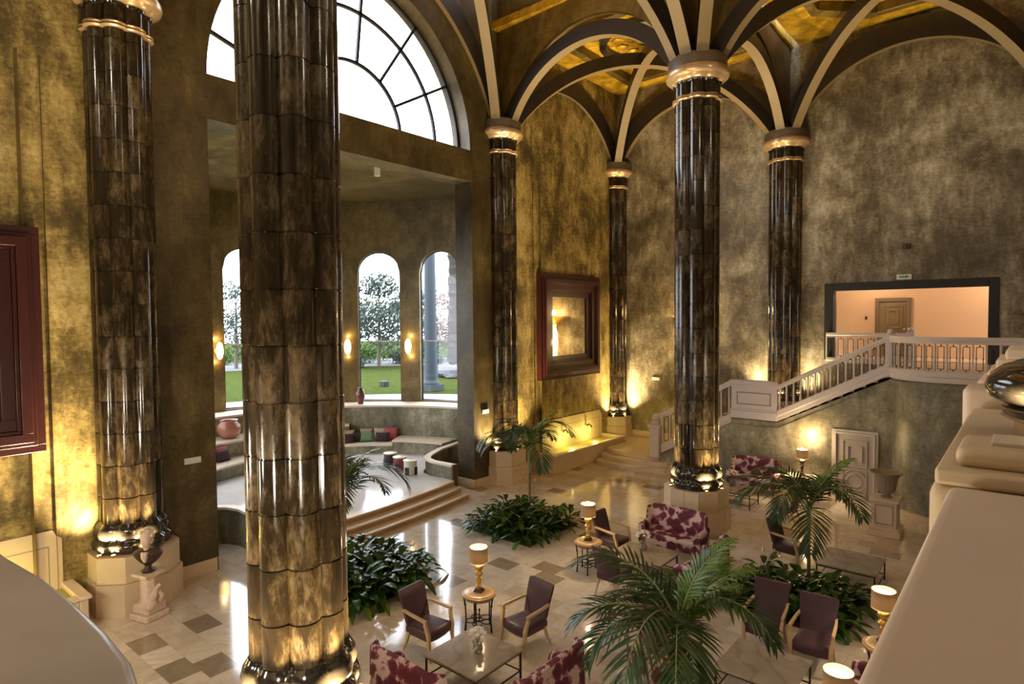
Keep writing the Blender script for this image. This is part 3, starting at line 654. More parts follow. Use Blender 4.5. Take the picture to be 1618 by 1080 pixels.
MB().box(-.36, .3, 5.35, 5.7, 3.85, 5.0).build('end_block', MT['pale'], pd, bevel=.05, seg=4)
pd2 = thing('gallery_pier', 'pale stone pier with stepped mouldings rising behind the black column base', 'pier')
mm = MB()
for i, (w, z0, z1) in enumerate(((.42, 3.85, 4.9), (.37, 4.9, 4.97), (.31, 4.97, 5.05), (.26, 5.05, 5.14), (.2, 5.14, 5.22))): mm.box(-w+.05, .9, 6.3, 7.2, z0, z1)
mm.build('pier_body', MT['pale'], pd2, bevel=.02)
lfp = [(-7, .2), (-4, .36), (-3, .39), (-2.35, .43), (-2.1, .455), (-1.85, .465), (-1.6, .465), (-1.42, .455), (-1.25, .42), (-1.05, .3), (-.95, .0), (-.95, -1), (-7, -1)]
lf = thing('marble_parapet', 'rounded veined marble parapet top filling the lower left corner', 'parapet')
MB().prism(lfp, 4.72, 4.8).build('coping', MT['veined'], lf, bevel=.02, seg=3)
MB().prism([(x+.06 if x > -3 else x, y-.06) for x, y in lfp], 3.2, 4.72).build('parapet_wall', MT['cream'], lf, smooth=False)
# ================================================================== COLUMNS
def lobe_r(th, add=0.0, rho=.185, d=.377, n=8, ph=pi/8):
    """radius of a cluster of n round shafts; add swells it"""
    k = round((th-ph)/(2*pi/n)); dl = th-ph-k*2*pi/n; s = d*sin(dl); rr = rho+add
    return d*cos(dl)+sqrt(max(0, rr*rr-s*s))
NS = 80
def cring(z, add=0, blend=0, R=0, n=8):
    out = []
    for i in range(NS):
        t = 2*pi*i/NS; r = lobe_r(t, add); r = r*(1-blend)+R*blend; out.append(Vector((r*cos(t), r*sin(t), z)))
    return out
TH_ = .615
def shaft_mesh(z0, z1, name, parent):
    mb = MB(); rings = [cring(z0)]; z = z0; tiles = []; k = 0
    first = .55; joints = []
    zz = z0+first
    while zz < z1-.2: joints.append(zz); zz += TH_
    for j in joints: rings += [cring(j-.012), cring(j-.006, -.012), cring(j+.006, -.012), cring(j+.012)]
    rings.append(cring(z1)); mb.loft(rings)
    o = mb.build(name, [MT['col']], parent, ang=50); me = o.data
    at = me.attributes.new('tile', 'FLOAT_COLOR', 'CORNER'); rnd = random.Random(5); tab = {}
    dat = []
    for p in me.polygons:
        c = p.center; lb = int(((atan2(c.y, c.x)) % (2*pi))/(2*pi/8)); tz = int((c.z-z0-first)/TH_+1)
        key = (lb, tz); v = tab.setdefault(key, rnd.random())
        for _ in p.loop_indices: dat += [v, (v*7.3) % 1, (v*13.7) % 1, 1]
    at.data.foreach_set('color', dat); return o
def column(label, loc, zbase=1.1, lights=(), near=False):
    t = thing('column', label, 'column', (loc[0], loc[1], 0))
    zb = zbase
    prof = [(0, .08), (.03, .115), (.12, .135), (.2, .115), (.225, .075), (.26, .065), (.29, .085), (.36, .1), (.42, .08), (.45, .08), (.52, .035), (.56, .012)]
    MB().loft([cring(zb+a, b) for a, b in prof]).build('base', MT['colBase'], t, ang=60)
    shaft_mesh(zb+.5, 11.02, 'shaft', t)
    MB().loft([cring(10.95+a, b) for a, b in ((.13, .004), (.42, .004), (.43, .04), (.5, .05))]).build('necking', [MT['col']], t, ang=60)
    MB().loft([cring(10.95+a, b) for a, b in ((0, 0), (.005, .04), (.03, .065), (.055, .045), (.065, .03), (.075, .045), (.095, .062), (.12, .045), (.13, .004))]).build('astragal', MT['capital'], t, ang=60)
    cp = [(11.42, .05, 0, 0), (11.44, .09, .15, .7), (11.5, .12, .4, .74), (11.54, .13, .6, .76), (11.56, .15, 1, .77), (11.62, 0, 1, .79), (11.68, 0, 1, .785), (11.7, 0, 1, .745), (11.74, 0, 1, .74)]
    MB().loft([cring(z, a, b, R) for z, a, b, R in cp]).build('capital_ring', MT['capital'], t, ang=50)
    MB().lathe([(.725, 11.72), (.73, 11.98), (.71, 12.04), (.3, 12.06)], 56).build('abacus', MT['drum'], t, ang=40)
    return t
def plinth_poly(w, c, notch=True):
    p = []; h = w/2
    sides = [((h-c, -h), (-(h-c), -h)), ((-h, -(h-c)), (-h, h-c)), ((-(h-c), h), (h-c, h)), ((h, h-c), (h, -(h-c)))]
    for a, b in sides:
        p.append(a); m = ((a[0]+b[0])/2, (a[1]+b[1])/2); d = Vector((b[0]-a[0], b[1]-a[1])).normalized(); nin = Vector((-m[0], -m[1])).normalized()
        if notch: p += [(m[0]-d.x*.012, m[1]-d.y*.012), (m[0]+nin.x*.02, m[1]+nin.y*.02), (m[0]+d.x*.012, m[1]+d.y*.012)]
        p.append(b)
    return p
def plinth(t, w=1.46, c=.36, z0=0, zt=1.1):
    zm = z0+(zt-z0)*.55
    MB().prism(plinth_poly(w+.08, c), z0, zm-.008).build('plinth_block', MT['cream'], t, smooth=False)
    pb = MB().prism(plinth_poly(w, c), zm, zt).build('plinth_block', MT['cream'], t, smooth=False)
    MB().prism(plinth_poly(w-.05, c, False), zm-.01, zm+.002).build('joint_line', MT['groove'], pb, smooth=False)
upn = [0]
def uplight(cx, cy, a, z, who, group, r=None, power=1.0, vis=True):
    if r is None: r = .685 if a % 45 == 0 else .725
    a = radians(a); x, y = cx+r*cos(a), cy+r*sin(a)
    dc = atan2(-cy, -cx); rel = (a-dc+pi) % (2*pi)-pi; k8 = int(round(rel/(pi/4))) % 8
    side = ('near', 'near right', 'right', 'far right', 'far', 'far left', 'left', 'near left')[k8]
    t = thing('uplight', 'small lit uplight on the '+side+' side of the '+who, 'light', (x, y, z), a, group)
    MB().lathe([(.036, 0), (.044, .01), (.044, .03), (.038, .036), (.036, .026)], 14, cap=False).lathe([(.036, 0), (.036, .004)], 14).build('housing', MT['gold'], t)
    MB().lathe([(.036, .024), (.033, .03), (.0001, .033)], 14).build('lens', MT['bulb'], t)
    L = lamp('SPOT', 'uplight beam', (0, 0, .06), UP_W*power, (1, .78, .42), t, size=.1)
    L.data.spot_size = radians(112); L.data.spot_blend = 1; L.rotation_euler = (pi, radians(6), 0)
specs = [('wall_near', 'dark glazed cluster column against the left wall, bust in front of its cream plinth', 'column behind the bust', (-45, 0, -66)),
         ('front', 'huge dark glazed cluster column in the foreground left of centre', 'big foreground column', (0, 45, 90, 180, 270, 315)),
         ('wall_mid', 'cluster column against the wall between the window apse and the red mirror', 'column between apse and mirror', (-66, 0, 45)),
         ('hall', 'free-standing dark cluster column in the hall centre right, above the flowered settee', 'column behind the flowered settee', (0, 90, 180, 225, 315)),
         ]
c0 = None
for key, lab, who, angs in specs:
    x, y = COLS[key]; c0 = column(lab, (x, y)); plinth(c0)
    for a in angs: uplight(x, y, a, 1.1, who, 'uplights on the plinth of the '+who)
x, y = COLS['corner']; t = column('slim-looking cluster column standing in the far corner on the step platform', (x, y), 1.3); plinth(t, 1.5, .3, .45, 1.3)
for a in (-24, -66): uplight(x, y, a, 1.3, 'corner column above the bowed steps', 'uplights on the corner column plinth', power=.8)
x, y = COLS['far']; t = column('dark cluster column on the back wall rising behind the stair half landing', (x, y), 2.5); plinth(t, 1.5, .3, 2.36, 2.5)
for a in (-22, -90, -158): uplight(x, y, a, 2.5, 'back wall column behind the stairs', 'uplights on the stair column plinth', power=.5)
def gallery_column():
    x, y = .56, 4.3
    t = thing('column', 'pale grey cluster column with shiny black torus base cut by the right edge', 'column', (x, y, 0))
    zb = 4.975
    MB().loft([cring(zb+a, b) for a, b in ((0, .05), (.02, .05), (.03, .12), (.05, .14), (.065, .12), (.07, .09), (.075, .15), (.1, .19), (.15, .215), (.2, .2), (.25, .14), (.28, .06))]).build('base', MT['colBase'], t, ang=60)
    MB().lathe([(.62, 4.862), (.62, 4.965)], 40).lathe([(.66, 4.955), (.68, 4.965), (.67, 4.975)], 40).build('base_drum', MT['capital'], t)
    shaft_mesh(zb+.26, 11.02, 'shaft', t)
    MB().lathe([(.6, 11), (.83, 11.62), (.76, 11.7), (.76, 12.04)], 40).build('capital_ring', MT['capital'], t)
    for a in (225, 270): uplight(x, y, a, 4.862, 'pale column at the right edge', 'uplights on the right edge column', r=.78, power=.2)
gallery_column()
# ================================================================== FRAMES ON THE LEFT WALL
def stepped_frame(t, yc, zc, w, h, steps, depth0, mat):
    """nested rectangular mouldings standing off the wall at x = XA"""
    for k, (ins0, ins1, dep) in enumerate(steps):
        y0, y1, z0, z1 = -w/2+ins0, w/2-ins0, -h/2+ins0, h/2-ins0; e = ins1-ins0; mb = MB()
        mb.box(0, dep, y0, y1, z1-e, z1).box(0, dep, y0, y1, z0, z0+e).box(0, dep, y0, y0+e, z0+e, z1-e).box(0, dep, y1-e, y1, z0+e, z1-e)
        mb.build('frame_moulding', mat, t, bevel=.008)
STP = [(0, .13, .2), (.13, .2, .26), (.2, .36, .32), (.36, .42, .27), (.42, .62, .22), (.62, .68, .15), (.68, .86, .11)]
mf = thing('wall_mirror', 'square mirror in a deep stepped burgundy frame between two columns', 'mirror', (XA+.002, 19.75, 5.2))
mf.location = (XA+.002, 19.78, 5.19); stepped_frame(mf, 0, 0, 4.0, 3.92, STP, .2, MT['burg'])
MB().box(.03, .06, -1.16, 1.16, -1.12, 1.12).build('mirror_glass', MT['mirror'], mf, smooth=False)
lf2 = thing('framed_panel', 'huge stepped burgundy frame cut by the left edge of the photo', 'picture frame', (XA+.002, 1.08, 5.19))
stepped_frame(lf2, 0, 0, 4.0, 4.0, STP, .2, MT['burg'])
MB().box(.0, .05, -1.2, 1.2, -1.2, 1.2).build('panel', MT['burg'], lf2, smooth=False)
# wall sconce on the end wall (seen in the mirror)
sc = thing('wall_sconce', 'tall glowing vase-shaped sconce with wide bowl on the back wall, mostly behind a column', 'sconce', (-10.45, YB-.28, 4.9))
MB().lathe([(.12, .3), (.3, .48), (.62, .66), (.64, .69), (.3, .55), (.1, .4)], 28, cap=False).build('bowl', MT['gold'], sc)
MB().lathe([(.001, -1.5), (.08, -1.4), (.14, -1.1), (.19, -.5), (.17, -.1), (.09, .2), (.12, .3)], 24).build('body', MT['sconce'], sc)
MB().lathe([(.001, .5), (.3, .56), (.28, .6), (.001, .62)], 20).build('lamp_glass', MT['sconce'], sc)
MB().box(-.05, .05, .1, .28, -.4, -.3).build('bracket', MT['gold'], sc)
lamp('POINT', 'sconce glow', (0, -.05, .85), 90, WARM, sc, size=.12); lamp('POINT', 'sconce body glow', (0, -.35, -.5), 40, WARM, sc, size=.15)
# apse sconces
ap = []
for i, ph in enumerate((0, 18.7, 38.4, 58.0)):
    p = P(ph, AR-.14, 4.42)
    lab = ['glowing round disc sconce left of the first apse window', 'glowing disc sconce between apse windows hidden by the big column', 'glowing disc sconce just right of the big column, left of the middle arched window', 'glowing disc sconce between the two right arched windows'][i]
    t = thing('wall_sconce', lab, 'sconce', p, -radians(ph), 'disc sconces between the apse windows')
    MB().lathe([(.001, .12), (.17, .125), (.25, .135), (.32, .15), (.32, .14), (.25, .11), (.001, .09)], 28, T=Matrix.Diagonal((1, .42, 1, 1)) @ Matrix.Rotation(pi/2, 4, 'Y')).build('disc', MT['sconce'], t)
    MB().lathe([(.09, -.13), (.09, -.11), (.03, -.1), (.03, .08)], 14, T=Matrix.Rotation(pi/2, 4, 'Y')).build('bracket', MT['gold'], t)
    lamp('POINT', 'sconce glow', (.0, 0, .42), 6, WARM, t, size=.05); lamp('POINT', 'sconce glow', (.0, 0, -.42), 6, WARM, t, size=.05)
# ================================================================== WALL FOUNTAINS
def fountain(y0, y1, label):
    t = thing('wall_fountain', label, 'fountain', (XA, 0, 0)); x1 = 1.05; h = .62
    m = MB(); m.box(.0, x1, y0, y0+.14, 0, h).box(.0, x1, y1-.14, y1, 0, h).box(x1-.14, x1, y0+.14, y1-.14, 0, h).box(0, x1-.14, y0+.14, y1-.14, 0, .3)
    m.build('basin', MT['cream'], t, bevel=.02)
    m = MB(); m.box(0, x1+.05, y0-.04, y0+.16, h, h+.06).box(0, x1+.05, y1-.16, y1+.04, h, h+.06).box(x1-.16, x1+.05, y0+.16, y1-.16, h, h+.06); m.build('rim', MT['pale'], t, bevel=.015)
    MB().box(0, x1-.15, y0+.15, y1-.15, .3, .56).build('water', MT['water'], t, smooth=False)
    pl = [(y0+.2, .5), (y1-.12, .5), (y1-.12, 1.5), (y1-.2, 1.56), (y1-.26, 1.68), (y0+.36, 1.68), (y0+.2, 1.5)]
    bp_ = MB().add([(.001, y, z) for y, z in pl]+[(.03, y, z) for y, z in pl], [list(range(7)), list(range(7, 14))[::-1]]+[(i, (i+1) % 7, 7+(i+1) % 7, 7+i) for i in range(7)]).build('back_panel', MT['cream'], t, smooth=False)
    g = MB()
    for z0, z1, ya, yb in ((1.38, 1.4, y0+.4, y1-.32), (.6, 1.4, y0+.4, y0+.42), (.6, 1.4, y1-.34, y1-.32)): g.box(.028, .031, ya, yb, z0, z1)
    g.build('panel_groove', MT['groove'], bp_, smooth=False)
    for k in (.38, .72):
        y = y0+(y1-y0)*k; s = MB().tube([(.1, y, 1.18), (.2, y, 1.24), (.28, y, 1.2), (.33, y, 1.13)], [.03, .026, .024, .03], 8).ball((.11, y, 1.18), .02, .055, .055, 6)
        s.build('spout', MT['brass'], t)
        b = MB().lathe([(.05, .56), (.05, .575), (.001, .58)], 12, c=(.45, y)).build('underwater_light', plain('lit_pool_lamp', (1, .9, .4), .5, emit=(1, .85, .25), es=8), t)
        lamp('POINT', 'fountain lamp', (.5, y, .9), 20, (1, .82, .2), t, size=.05)
    return t
fountain(17.45, 22.3, 'cream wall fountain with yellow lit water and two spouts under the red mirror')
fountain(-.9, 3.42, 'cream wall fountain panel glowing yellow at the left edge below the big burgundy frame')
# ================================================================== SMALL WALL THINGS
def plate_thing(name, label, cat, x, y, z, sx, sy, sz, mat, group=None):
    return tag(MB().box(-sx/2, sx/2, -sy/2, sy/2, -sz/2, sz/2).build(name, mat, loc=(x, y, z), bevel=.006), label, cat, group)
plate_thing('wall_plate', 'small white plate on the dark wall right of the near column', 'sign', XA+.025, 5.67, 2.52, .04, .34, .13, MT['plate'])
plate_thing('wall_plate', 'small white plate on the pier left of the column between apse and mirror', 'sign', XA+.025, 14.97, 2.45, .04, .3, .13, MT['plate'])
plate_thing('wall_plate', 'small white plate on the back wall right of the corner column', 'sign', -11.9, YB-.02, 2.96, .34, .04, .12, MT['plate'])
ex = plate_thing('exit_sign', 'small white emergency exit sign above the black-framed opening', 'sign', -3.14, YB-.1, 6.74, .42, .1, .16, MT['plate'])
em = MB().box(-.13, .05, -.056, -.05, -.03, .03).add([(.05, -.056, -.06), (.15, -.056, 0), (.05, -.056, .06)], [(0, 1, 2)]).build('arrow_print', MT['signgreen'], ex, smooth=False)
tag(MB().box(-.1, .1, -.16, 0, -.07, .07).box(-.04, .04, -.26, -.16, -.05, .05).build('wall_spotlight', MT['brass'], loc=(-3.1, YB, 7.71), bevel=.01), 'tiny dark spotlight box high on the back wall above the exit sign', 'spotlight')
tsp = thing('track_spotlight', 'small white cylindrical spotlight hanging under the apse ceiling', 'spotlight', (-15.0, 11.7, 10.3))
MB().tube([(0, 0, 0), (0, 0, -.22)], .02).ball((0, 0, -.24), .05, .05, .05, 5).build('stem', MT['brass'], tsp)
MB().lathe([(.09, -.52), (.09, -.27), (.05, -.25)], 14).build('can', MT['plate'], tsp)
tag(MB().tube([(-15.0, 6.8, 10.27), (-15.0, 11.6, 10.27)], .02, square=True).build('light_track', MT['brass']), 'thin dark light track on the apse ceiling left of the spotlight', 'light track')
plate_thing('call_button', 'tiny dark panel on the peach wall left of the corridor door', 'switch', -4.78, 26.58, 5.42, .07, .03, .12, MT['brass'])
# ================================================================== BUST, POTS, CUSHIONS, STOOLS
pdst = thing('bust_pedestal', 'worn carved cream pedestal standing in front of the near column plinth', 'pedestal', (-12.5, 4.32, 0), .3)
MB().box(-.24, .24, -.24, .24, 0, .12).box(-.2, .2, -.2, .2, .12, .3).build('foot', MT['bustw'], pdst, bevel=.03, seg=3)
MB().lathe([(.19, .3), (.15, .36), (.145, .75), (.17, .8)], 8).box(-.2, .2, -.2, .2, .8, .86).build('shaft', MT['bustw'], pdst, bevel=.01)
MB().tube([(.15, -.08, .35), (.19, -.05, .45), (.16, .02, .55), (.19, .08, .62)], [.05, .06, .04, .03], 8).tube([(.16, .08, .3), (.2, .1, .4), (.17, .06, .5)], [.05, .05, .03], 8).ball((.2, -.12, .3), .08, .12, .1, 7).build('carving', MT['bustw'], pdst)
bu = thing('bust', 'plaster bust with dark bronze drape standing on the carved pedestal', 'bust', (-12.5, 4.32, .86), -.75)
MB().lathe([(.11, 0), (.12, .03), (.07, .07), (.055, .12), (.09, .16)], 18).build('socle', MT['bustd'], bu)
MB().loft([[Vector((a*cos(2*pi*i/20)*.62, a*sin(2*pi*i/20), z)) for i in range(20)] for a, z in ((.08, .14), (.16, .2), (.24, .3), (.27, .36), (.22, .41), (.12, .45))]).build('drape', MT['bustd'], bu)
hd = MB().loft([[Vector((.03+a*1.05*cos(2*pi*i/24)+dx, a*.92*sin(2*pi*i/24), z)) for i in range(24)] for a, z, dx in ((.075, .3, .02), (.07, .4, .01), (.062, .46, 0), (.065, .5, .02), (.085, .54, .03), (.1, .6, .02), (.105, .67, .01), (.1, .73, 0), (.075, .78, -.01), (.03, .8, -.01))])
hd.add([(.15, -.018, .6), (.15, .018, .6), (.185, 0, .575), (.14, 0, .65)], [(0, 2, 3), (2, 1, 3), (0, 1, 2)])
hd.ball((.125, -.035, .635), .018, .016, .01, 5).ball((.125, .035, .635), .018, .016, .01, 5).ball((.14, 0, .555), .02, .03, .008, 5).ball((.01, .1, .61), .022, .012, .035, 5).ball((.01, -.1, .61), .022, .012, .035, 5)
hd.tube([(.13, 0, .41), (.15, 0, .32), (.13, 0, .22)], [.07, .06, .02], 8).build('head', MT['bustw'], bu); hdo = children(bu)[-1]
rn = random.Random(3); hr = MB()
for i in range(46):
    a = rn.uniform(.5, 2*pi-.5); e = rn.uniform(-.3, 1.4); hr.ball((.02+.105*cos(a)*cos(e), .1*sin(a)*cos(e), .68+.11*sin(e)), .034, .034, .032, 4)
hr.build('hair', MT['bustw'], hdo)
def jar(name, label, cat, loc, prof, mat, n=28): 
    return tag(MB().lathe(prof, n, cap=False).build(name, mat, loc=loc, ang=50), label, cat)
pp = P(-4, 5.72, 1.452)
jar('storage_jar', 'round terracotta jar with wide rim on the left bench ledge of the apse', 'jar', pp, [(.001, 0), (.2, .0), (.33, .12), (.4, .3), (.37, .46), (.27, .55), (.26, .6), (.29, .63), (.24, .62), (.22, .54), (.001, .5)], MT['terracotta'])
jar('vase', 'tall slim brown vase on the apse ledge below the middle arched window', 'vase', P(42.6, 6.7, 2.152), [(.001, 0), (.1, 0), (.12, .08), (.17, .3), (.16, .46), (.09, .58), (.08, .62), (.11, .65), (.07, .62), (.001, .55)], MT['vase'])
def cushion(label, phi, r, z, w, h, mat, tilt=.25, group='cushions on the apse bench', yaw=0, stripe=None):
    x, y, _ = P(phi, r); t = MB(); n = 10
    def pf(u, v):
        k = (1-abs(u)**3)*(1-abs(v)**3); e = 1-.08*(1-abs(u*v)); return k
    fr, bk = [], []
    for j in range(n+1):
        for i in range(n+1):
            u, v = -1+2*i/n, -1+2*j/n; k = .085*sqrt(max(0, pf(u, v))); sh = 1-.07*(1-u*u)*(v*v)-.07*(1-v*v)*(u*u)
            fr.append((k, u*w/2*sh, h/2+v*h/2*sh)); bk.append((-k, u*w/2*sh, h/2+v*h/2*sh))
    q = [(j*(n+1)+i, j*(n+1)+i+1, (j+1)*(n+1)+i+1, (j+1)*(n+1)+i) for j in range(n) for i in range(n)]
    t.add(fr, q).add(bk, [a[::-1] for a in q]); o = t.build('cushion', mat, loc=(x, y, z+.01), smooth=True)
    o.rotation_euler = (0, -tilt, -radians(phi)+yaw); return tag(o, label, 'cushion', group)
fab = lambda n, c: plain(n, c, .85, noise=.15, nscale=20)
CG, CR, CK, CS = fab('green_cushion', (.14, .24, .12)), fab('rose_cushion', (.45, .1, .1)), fab('black_plum_cushion', (.04, .018, .02)), fab('cream_stripe_cushion', (.5, .38, .26))
cushion('rose red cushion, rightmost on the apse bench', 54.2, 6.05, .8, .5, .5, CR)
cushion('dark plum rectangular cushion in front of the rose cushion', 51.6, 5.78, .8, .55, .36, CK, .35)
cushion('cream striped cushion behind the dark plum cushion', 50.0, 6.08, .8, .5, .48, CS)
cushion('sage green rectangular cushion in the middle of the bench row', 45.6, 5.78, .8, .55, .36, CG, .35)
cushion('cream cushion behind the sage green one', 45.0, 6.08, .8, .5, .46, CS)
cushion('dark cushion tucked beside the cream cushion, left of the sage green one', 42.2, 5.82, .8, .4, .36, CK, .3)
cushion('dark plum cushion nearest the foreground column', 38.4, 5.62, .8, .5, .36, CK, .3)
cushion('cream cushion at the foreground column edge', 38.6, 5.86, .8, .5, .46, CS)
cushion('rose cushion on the left apse bench below the terracotta jar', -11.5, 5.02, .9, .45, .46, CR)
cushion('dark plum cushion leaning on the rose cushion of the left bench', -13.0, 4.78, .9, .5, .38, CK, .3)
cushion('cream cushion at the wall edge on the left bench', -17.0, 4.98, .9, .4, .4, CS)
def stool(label, x, y, mat, rz=0):
    t = thing('drum_stool', label, 'stool', (x, y, .451), rz, 'drum stools on the stage')
    MB().lathe([(.2, .0), (.215, .03), (.21, .42), (.2, .44)], 28).build('body', mat, t)
    g = MB()
    for k in range(4):
        a = k*pi/2; T = Matrix.Rotation(a, 4, 'Z'); g.box(.2, .222, -.075, .075, 0.01, .26, T=T)
    g.build('leg_gap', MT['dark'], t, smooth=False)
    MB().lathe([(.2, .43), (.235, .445), (.235, .475), (.2, .49), (.001, .5)], 28).build('seat_top', MT['tread'], t)
stool('black drum stool with pale top, leftmost of three on the stage', -16.85, 13.5, plain('black_stool', (.03, .025, .025), .4), .5)
stool('burgundy drum stool between the black and the white one', -16.12, 13.32, plain('burgundy_stool', (.18, .03, .03), .4), .4)
stool('whitish drum stool nearest the stage steps', -15.45, 13.2, plain('white_stool', (.6, .57, .5), .4), .3)
# ================================================================== FURNITURE
MT['sidewood'] = plain('inlaid_brown_wood', (.28, .17, .09), .35, noise=.3, nscale=18)
MT['sidetop'] = plain('honey_marble_top', (.6, .42, .22), .25, noise=.15, nscale=6)
def rot(T, pts): return [T @ Vector(p) for p in pts]
def make_armchair(label, loc, rz):
    """front faces local -y; blond arms sweeping into the front legs"""
    t = thing('armchair', label, 'armchair', (loc[0], loc[1], 0), rz, 'plum armchairs in the hall')
    st = MB(); rings = []
    for z, s in ((.3, .94), (.34, 1), (.42, 1), (.46, .95), (.475, .8)):
        pts = []
        for a, b in ((-.27, -.3), (-.1, -.335), (.1, -.335), (.27, -.3), (.24, .25), (-.24, .25)): pts.append(Vector((a*s, b*s, z)))
        rings.append(pts)
    st.loft(rings).build('seat', MT['plum'], t, ang=60)
    bk = MB(); rings = []
    for z, y, w, d in ((.4, .2, .24, .05), (.5, .24, .255, .055), (.7, .29, .27, .05), (.88, .35, .285, .045), (.985, .385, .292, .034), (.992, .387, .285, .026)):
        n = []
        for i in range(16):
            a = 2*pi*i/16; cx, cy = cos(a), sin(a); n.append(Vector((w*(abs(cx)**.22)*(1 if cx > 0 else -1), y+d*(abs(cy)**.6)*(1 if cy > 0 else -1)-.03*(cx*cx), z)))
        rings.append(n)
    bk.loft(rings).build('backrest', MT['plumback'], t, ang=60)
    for s in (-1, 1):
        MB().tube([(s*.265, .28, .7), (s*.29, .1, .685), (s*.31, -.27, .655)], [.02, .02, .022], square=True).build('arm', MT['blond'], t, smooth=False)
        MB().tube([(s*.31, -.26, .665), (s*.305, -.25, .6), (s*.285, -.3, .42), (s*.28, -.3, .3), (s*.285, -.33, 0)], [.02, .023, .027, .026, .015], square=True).build('leg', MT['blond'], t, smooth=False)
        MB().tube([(s*.22, .2, .34), (s*.23, .25, .15), (s*.235, .33, 0)], [.024, .02, .015], square=True).build('leg', MT['blond'], t, bevel=.004)
    return t
def make_settee(label, loc, rz, w=1.45):
    t = thing('settee', label, 'sofa', (loc[0], loc[1], 0), rz, 'flower print settees')
    h = w/2
    MB().box(-h+.1, h-.1, -.34, .3, .2, .36).build('seat_base', MT['flower'], t, bevel=.03, seg=3)
    MB().box(-h+.13, h-.13, -.38, .22, .36, .49).build('seat_cushion', MT['flower'], t, bevel=.055, seg=4)
    bk = MB(); rings = []; n = 14
    for k in range(n+1):
        u = -1+2*k/n; x = u*(h-.04); top = 1.04-.035*u*u-.03*max(0, abs(u)-.9)/.1; yo = -.15*max(0, abs(u)-.84)/.16
        prof = [(.16+yo, .3), (.13+yo, .5), (.19+yo, .8), (.22+yo, top-.03), (.26+yo, top), (.31+yo, top-.02), (.32+yo, .8), (.33+yo, .5), (.33+yo, .24), (.2+yo, .22)]
        rings.append([Vector((x, y, z)) for y, z in prof])
    bk.loft(rings).build('backrest', MT['flower'], t, ang=60)
    for s in (-1, 1):
        a = MB(); rings = []
        for y, top, r in ((-.33, .6, .06), (-.28, .63, .075), (0, .66, .075), (.2, .7, .07)):
            pts = [(s*(h-.14), .22), (s*(h-.14), top-.07)]+[(s*(h-.07)+r*1.0*cos(b), top-.05+r*sin(b)) for b in ([pi-i*pi/6 for i in range(7)] if s > 0 else [i*pi/6 for i in range(7)])]+[(s*(h-.02), top-.12), (s*(h-.02), .22)]
            rings.append([Vector((x, y, z)) for x, z in pts])
        a.loft(rings).build('arm', MT['flower'], t, ang=60)
        for y in (-.28, .26): MB().tube([(s*(h-.1), y, .22), (s*(h-.09), y+(-.03 if y < 0 else .05), 0)], [.03, .016], square=True).build('leg', MT['walnut'], t)
    return t
def make_coffee(label, loc, w=1.08, d=1.06, h=.45, group='marble coffee tables on iron frames'):
    t = thing('coffee_table', label, 'table', (loc[0], loc[1], 0), 0, group)
    MB().box(-w/2, w/2, -d/2, d/2, h-.035, h).build('table_top', MT['tabletop'], t, bevel=.006)
    e = .03
    for sx in (-1, 1):
        for sy in (-1, 1): MB().tube([(sx*(w/2-e), sy*(d/2-e), h-.035), (sx*(w/2-e), sy*(d/2-e), 0)], .013, square=True).build('leg', MT['iron'], t, smooth=False)
    a, b = w/2-e, d/2-e; m = MB()
    for p, q in (((-a, -b), (a, -b)), ((a, -b), (a, b)), ((a, b), (-a, b)), ((-a, b), (-a, -b))): m.tube([(p[0], p[1], .12), (q[0], q[1], .12)], .009, square=True).tube([(p[0], p[1], h-.05), (q[0], q[1], h-.05)], .012, square=True)
    m.build('frame', MT['iron'], t, smooth=False); return t
def make_sidetable(label, loc):
    t = thing('side_table', label, 'table', (loc[0], loc[1], 0), .2, 'round side tables')
    MB().lathe([(.001, .58), (.265, .58), (.27, .62), (.3, .63), (.305, .655), (.27, .665)], 32).build('apron', MT['sidewood'], t)
    MB().lathe([(.2, .655), (.25, .66), (.26, .672), (.24, .685), (.001, .685)], 32).build('table_top', MT['sidetop'], t)
    for k in range(5):
        a = 2*pi*k/5; MB().tube([(.27*cos(a), .27*sin(a), .6), (.245*cos(a), .245*sin(a), .45), (.235*cos(a), .235*sin(a), .2), (.25*cos(a), .25*sin(a), 0)], [.018, .013, .013, .02], 8).ball((.25*cos(a), .25*sin(a), .47), .022, .022, .03, 5).build('leg', MT['iron'], t)
    m = MB(); m.tube([(.06*cos(2*pi*i/14), .06*sin(2*pi*i/14), .18) for i in range(15)], .009, 6)
    for k in range(5):
        a = 2*pi*k/5; cx, cy = .15*cos(a), .15*sin(a); m.tube([(cx+.085*cos(2*pi*i/14), cy+.085*sin(2*pi*i/14), .17) for i in range(15)], .009, 6)
    m.tube([(0, 0, .15), (0, 0, .34)], .012).ball((0, 0, .35), .02, .02, .03, 5).build('stretcher', MT['iron'], t); return t
